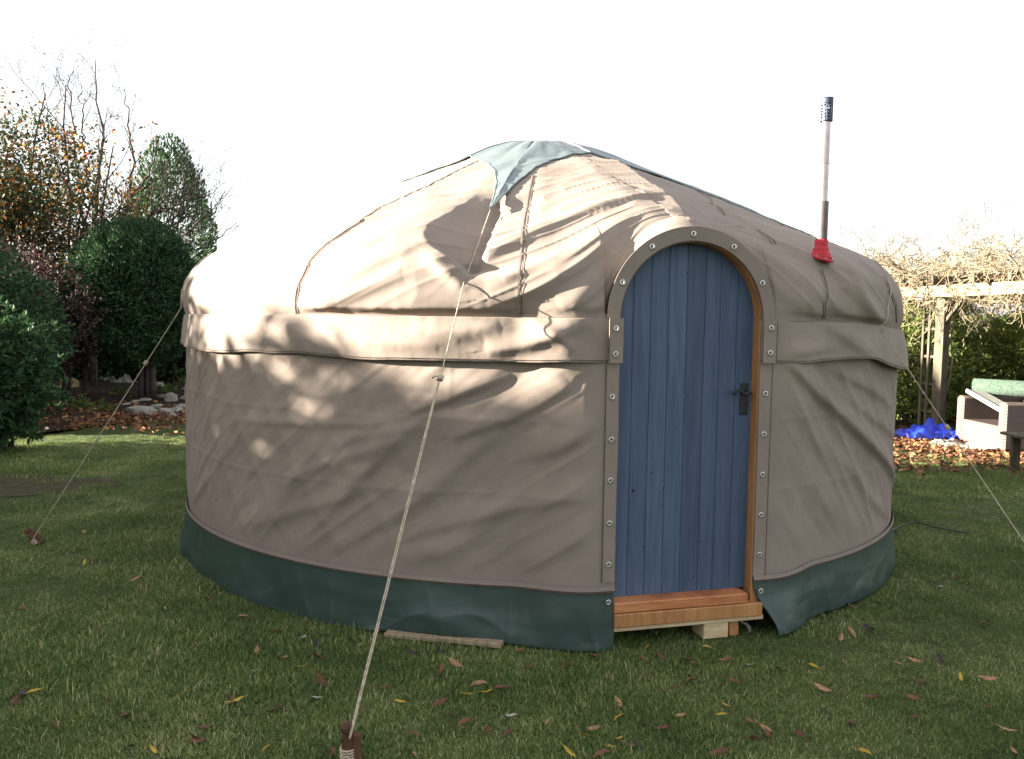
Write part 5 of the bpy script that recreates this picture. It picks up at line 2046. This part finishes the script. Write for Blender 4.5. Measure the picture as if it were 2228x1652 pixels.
ng.interface.new_socket('Geometry', in_out='INPUT', socket_type='NodeSocketGeometry')
ng.interface.new_socket('Geometry', in_out='OUTPUT', socket_type='NodeSocketGeometry')
gi, go = ng.nodes.new('NodeGroupInput'), ng.nodes.new('NodeGroupOutput')
ip = ng.nodes.new('GeometryNodeInstanceOnPoints')
ci = ng.nodes.new('GeometryNodeCollectionInfo')
ci.inputs['Collection'].default_value = tufts
ci.inputs['Separate Children'].default_value = True
ci.inputs['Reset Children'].default_value = True
ip.inputs['Pick Instance'].default_value = True


def named(nm, typ):
    q = ng.nodes.new('GeometryNodeInputNamedAttribute')
    q.data_type = typ
    q.inputs['Name'].default_value = nm
    return q.outputs['Attribute']


ng.links.new(gi.outputs[0], ip.inputs['Points'])
ng.links.new(ci.outputs[0], ip.inputs['Instance'])
ng.links.new(named('pick', 'INT'), ip.inputs['Instance Index'])
e2r = ng.nodes.new('FunctionNodeEulerToRotation')
ng.links.new(named('rot', 'FLOAT_VECTOR'), e2r.inputs[0])
ng.links.new(e2r.outputs[0], ip.inputs['Rotation'])
ng.links.new(named('scl', 'FLOAT'), ip.inputs['Scale'])
ng.links.new(ip.outputs[0], go.inputs[0])
md = grass.modifiers.new('scatter', 'NODES')
md.node_group = ng

# ---------------------------------------------------------------- fallen leaves lying singly on the lawn
def leaf_mesh(seed, mat, L, Wd, curl, fold):
    g = np.random.default_rng(seed)
    nl, nw = 9, 5
    V = []
    for i in range(nl):
        t = i / (nl - 1)
        w = Wd * math.sin(math.pi * min(1, t * .93 + .05)) ** .8 * (1 + .08 * g.normal())
        bend = curl * (t - .5) * 2.2
        x = L * (t - .5) * (1 - .1 * abs(curl))
        z0_ = L * .22 * curl * (2 * t - 1) ** 2
        for j in range(nw):
            u = (j / (nw - 1)) * 2 - 1
            V.append((x, w / 2 * u * (1 - .3 * abs(fold)), z0_ + abs(u) * fold * w * .5 + .002 * g.normal()))
    st = len(V)
    for k in range(3):
        V += [(-L * .5 - L * .12 * k, -.0015, .002 * k), (-L * .5 - L * .12 * k, .0015, .002 * k)]
    F = [list(q) for q in grid_faces(nl, nw)] + [[st, st + 1, st + 3, st + 2], [st + 2, st + 3, st + 5, st + 4]]
    return mesh_np('fallen_leaf', np.array(V), np.array(F), mat, True)


LC = {'brown': ((.11, .048, .028), .7), 'red brown': ((.16, .072, .042), .7), 'yellow': ((.42, .29, .035), .55), 'tan': ((.30, .17, .09), .7), 'pale grey': ((.34, .32, .27), .7), 'dark': ((.040, .028, .028), .6)}
LM = {}
for k, (cc, ro) in LC.items():
    m = noise_mat('leaf_' + k.replace(' ', '_'), [(.3, tuple(v * .6 for v in cc)), (.7, tuple(min(1, v * 1.25) for v in cc))], 30, 5, ro, .3, .3, 80, bdist=.003)
    LM[k] = [leaf_mesh(hash_ + 7 * i, m, .078 + .014 * i, (.030 + .006 * i) * (.7 if k in ('yellow', 'pale grey') else 1), (.5, -.35, .2)[i], (.3, .6, -.35)[i]) for i, hash_ in enumerate((11, 23, 37))]
LL = {'brown': 'brown fallen leaf lying on the lawn', 'red brown': 'reddish brown fallen leaf lying on the lawn', 'yellow': 'slender yellow fallen leaf lying on the lawn',
      'tan': 'light tan fallen leaf lying on the lawn', 'pale grey': 'pale grey curled fallen leaf lying on the lawn', 'dark': 'blackish shrivelled fallen leaf lying on the lawn'}


def place(px, py, q):
    d = math.hypot(q[0] - YC[0], q[1] - YC[1]) - 2.6
    if py > 1600:
        near = 'at the bottom edge of the picture'
    elif d < .45:
        near = 'close under the green skirt'
    elif py > 1500:
        near = 'in the foreground'
    elif py > 1330:
        near = 'in mid lawn'
    else:
        near = 'far back on the lawn'
    side = ('at far left' if px < 330 else 'left of the front rope' if px < 760 else 'right of the front rope' if px < 1180 else
            'in front of the door' if px < 1650 else 'right of the door' if px < 1960 else 'at far right')
    return near + ' ' + side


def fallen(px, py, kind, i=None, s=1.0, label=None):
    p = ground(px, py)
    o = link('fallen_leaf', LM[kind][random.randrange(3) if i is None else i], None, (p[0], p[1], float(gz(p[0], p[1])) + .021))
    o.rotation_euler = (random.gauss(0, .3), random.gauss(0, .3), random.uniform(0, 6.28))
    o.scale = (s,) * 3
    return tag(o, label or (LL[kind].replace(' lying on the lawn', '') + ' ' + place(px, py, p)), 'leaf', 'fallen leaves on the lawn')


KN = [(1042, 1492, 'tan', 1.15), (992, 1446, 'tan', 1.05), (1110, 1560, 'pale grey', .9), (1575, 1441, 'red brown', 1.25), (600, 1550, 'brown', 1.2), (435, 1612, 'brown', 1.0), (1345, 1612, 'yellow', .9),
      (1348, 1562, 'yellow', .85), (1015, 1512, 'yellow', .7), (870, 1530, 'yellow', .8), (510, 1530, 'yellow', .9), (410, 1510, 'yellow', .7), (655, 1455, 'yellow', .9), (240, 1437, 'pale grey', .8),
      (1632, 1572, 'red brown', .8), (1640, 1610, 'brown', 1.0), (1345, 1530, 'tan', .8), (560, 1420, 'tan', .8), (120, 1588, 'brown', 1.0), (55, 1515, 'dark', 1.2), (35, 1530, 'brown', 1.0),
      (50, 1332, 'red brown', .9), (530, 1345, 'tan', .9), (450, 1305, 'red brown', 1.0), (600, 1378, 'red brown', .8), (690, 1405, 'dark', 1.1), (690, 1432, 'brown', 1.2), (620, 1435, 'tan', .8),
      (660, 1390, 'pale grey', .7), (765, 1398, 'dark', 1.0), (700, 1480, 'brown', 1.1), (900, 1425, 'dark', 1.0), (960, 1418, 'dark', 1.1), (820, 1380, 'tan', .8), (835, 1500, 'brown', .8),
      (1150, 1455, 'brown', .9), (1230, 1450, 'brown', .9), (1290, 1432, 'red brown', 1.0), (1130, 1420, 'red brown', .8), (1410, 1410, 'yellow', .7), (1440, 1430, 'brown', 1.0), (1500, 1440, 'brown', 1.0),
      (1540, 1412, 'yellow', .8), (1700, 1458, 'brown', 1.0), (1770, 1452, 'yellow', .8), (1890, 1370, 'dark', 1.3), (1990, 1345, 'yellow', .8), (1965, 1392, 'yellow', .8), (2045, 1440, 'dark', 1.2),
      (2090, 1480, 'yellow', 1.0), (2150, 1480, 'tan', 1.0), (2000, 1485, 'brown', .9), (1895, 1520, 'brown', .9), (1850, 1575, 'brown', .8), (1790, 1500, 'tan', .9), (1830, 1390, 'tan', .8),
      (1850, 1320, 'red brown', .9), (1820, 1335, 'tan', .7), (2140, 1360, 'brown', 1.1), (1920, 1250, 'dark', .9), (2050, 1280, 'pale grey', .8), (2085, 1262, 'brown', .9), (1985, 1520, 'red brown', .9),
      (1670, 1600, 'brown', 1.0), (1740, 1600, 'brown', .9), (2190, 1590, 'tan', .9), (1880, 1640, 'yellow', 1.0), (1560, 1640, 'brown', 1.0), (1240, 1640, 'yellow', .8), (975, 1560, 'dark', .8), (1290, 1590, 'tan', .9),
      (905, 1600, 'brown', .8), (1190, 1575, 'tan', .7), (1405, 1580, 'brown', .9), (1480, 1560, 'tan', .8), (1460, 1500, 'brown', .8), (1090, 1500, 'brown', .9), (1060, 1590, 'brown', .7)]
for x, y, k, s_ in KN:
    fallen(x, y, k, None, s_ * .78)
for i in range(95):
    y = random.uniform(1120, 1645)
    x = random.uniform(5, 2220)
    q = ground(x, y)
    if math.hypot(q[0] - YC[0], q[1] - YC[1]) < 2.75:
        continue
    fallen(x, y, random.choice(['brown', 'brown', 'red brown', 'tan', 'dark', 'yellow', 'pale grey']), None, random.uniform(.45, .8))
p = fallen(1622, 1378, 'pale grey', 1, 1.5, 'large pale torn leaf leaning by the pine block under door')
p.location.z += .03
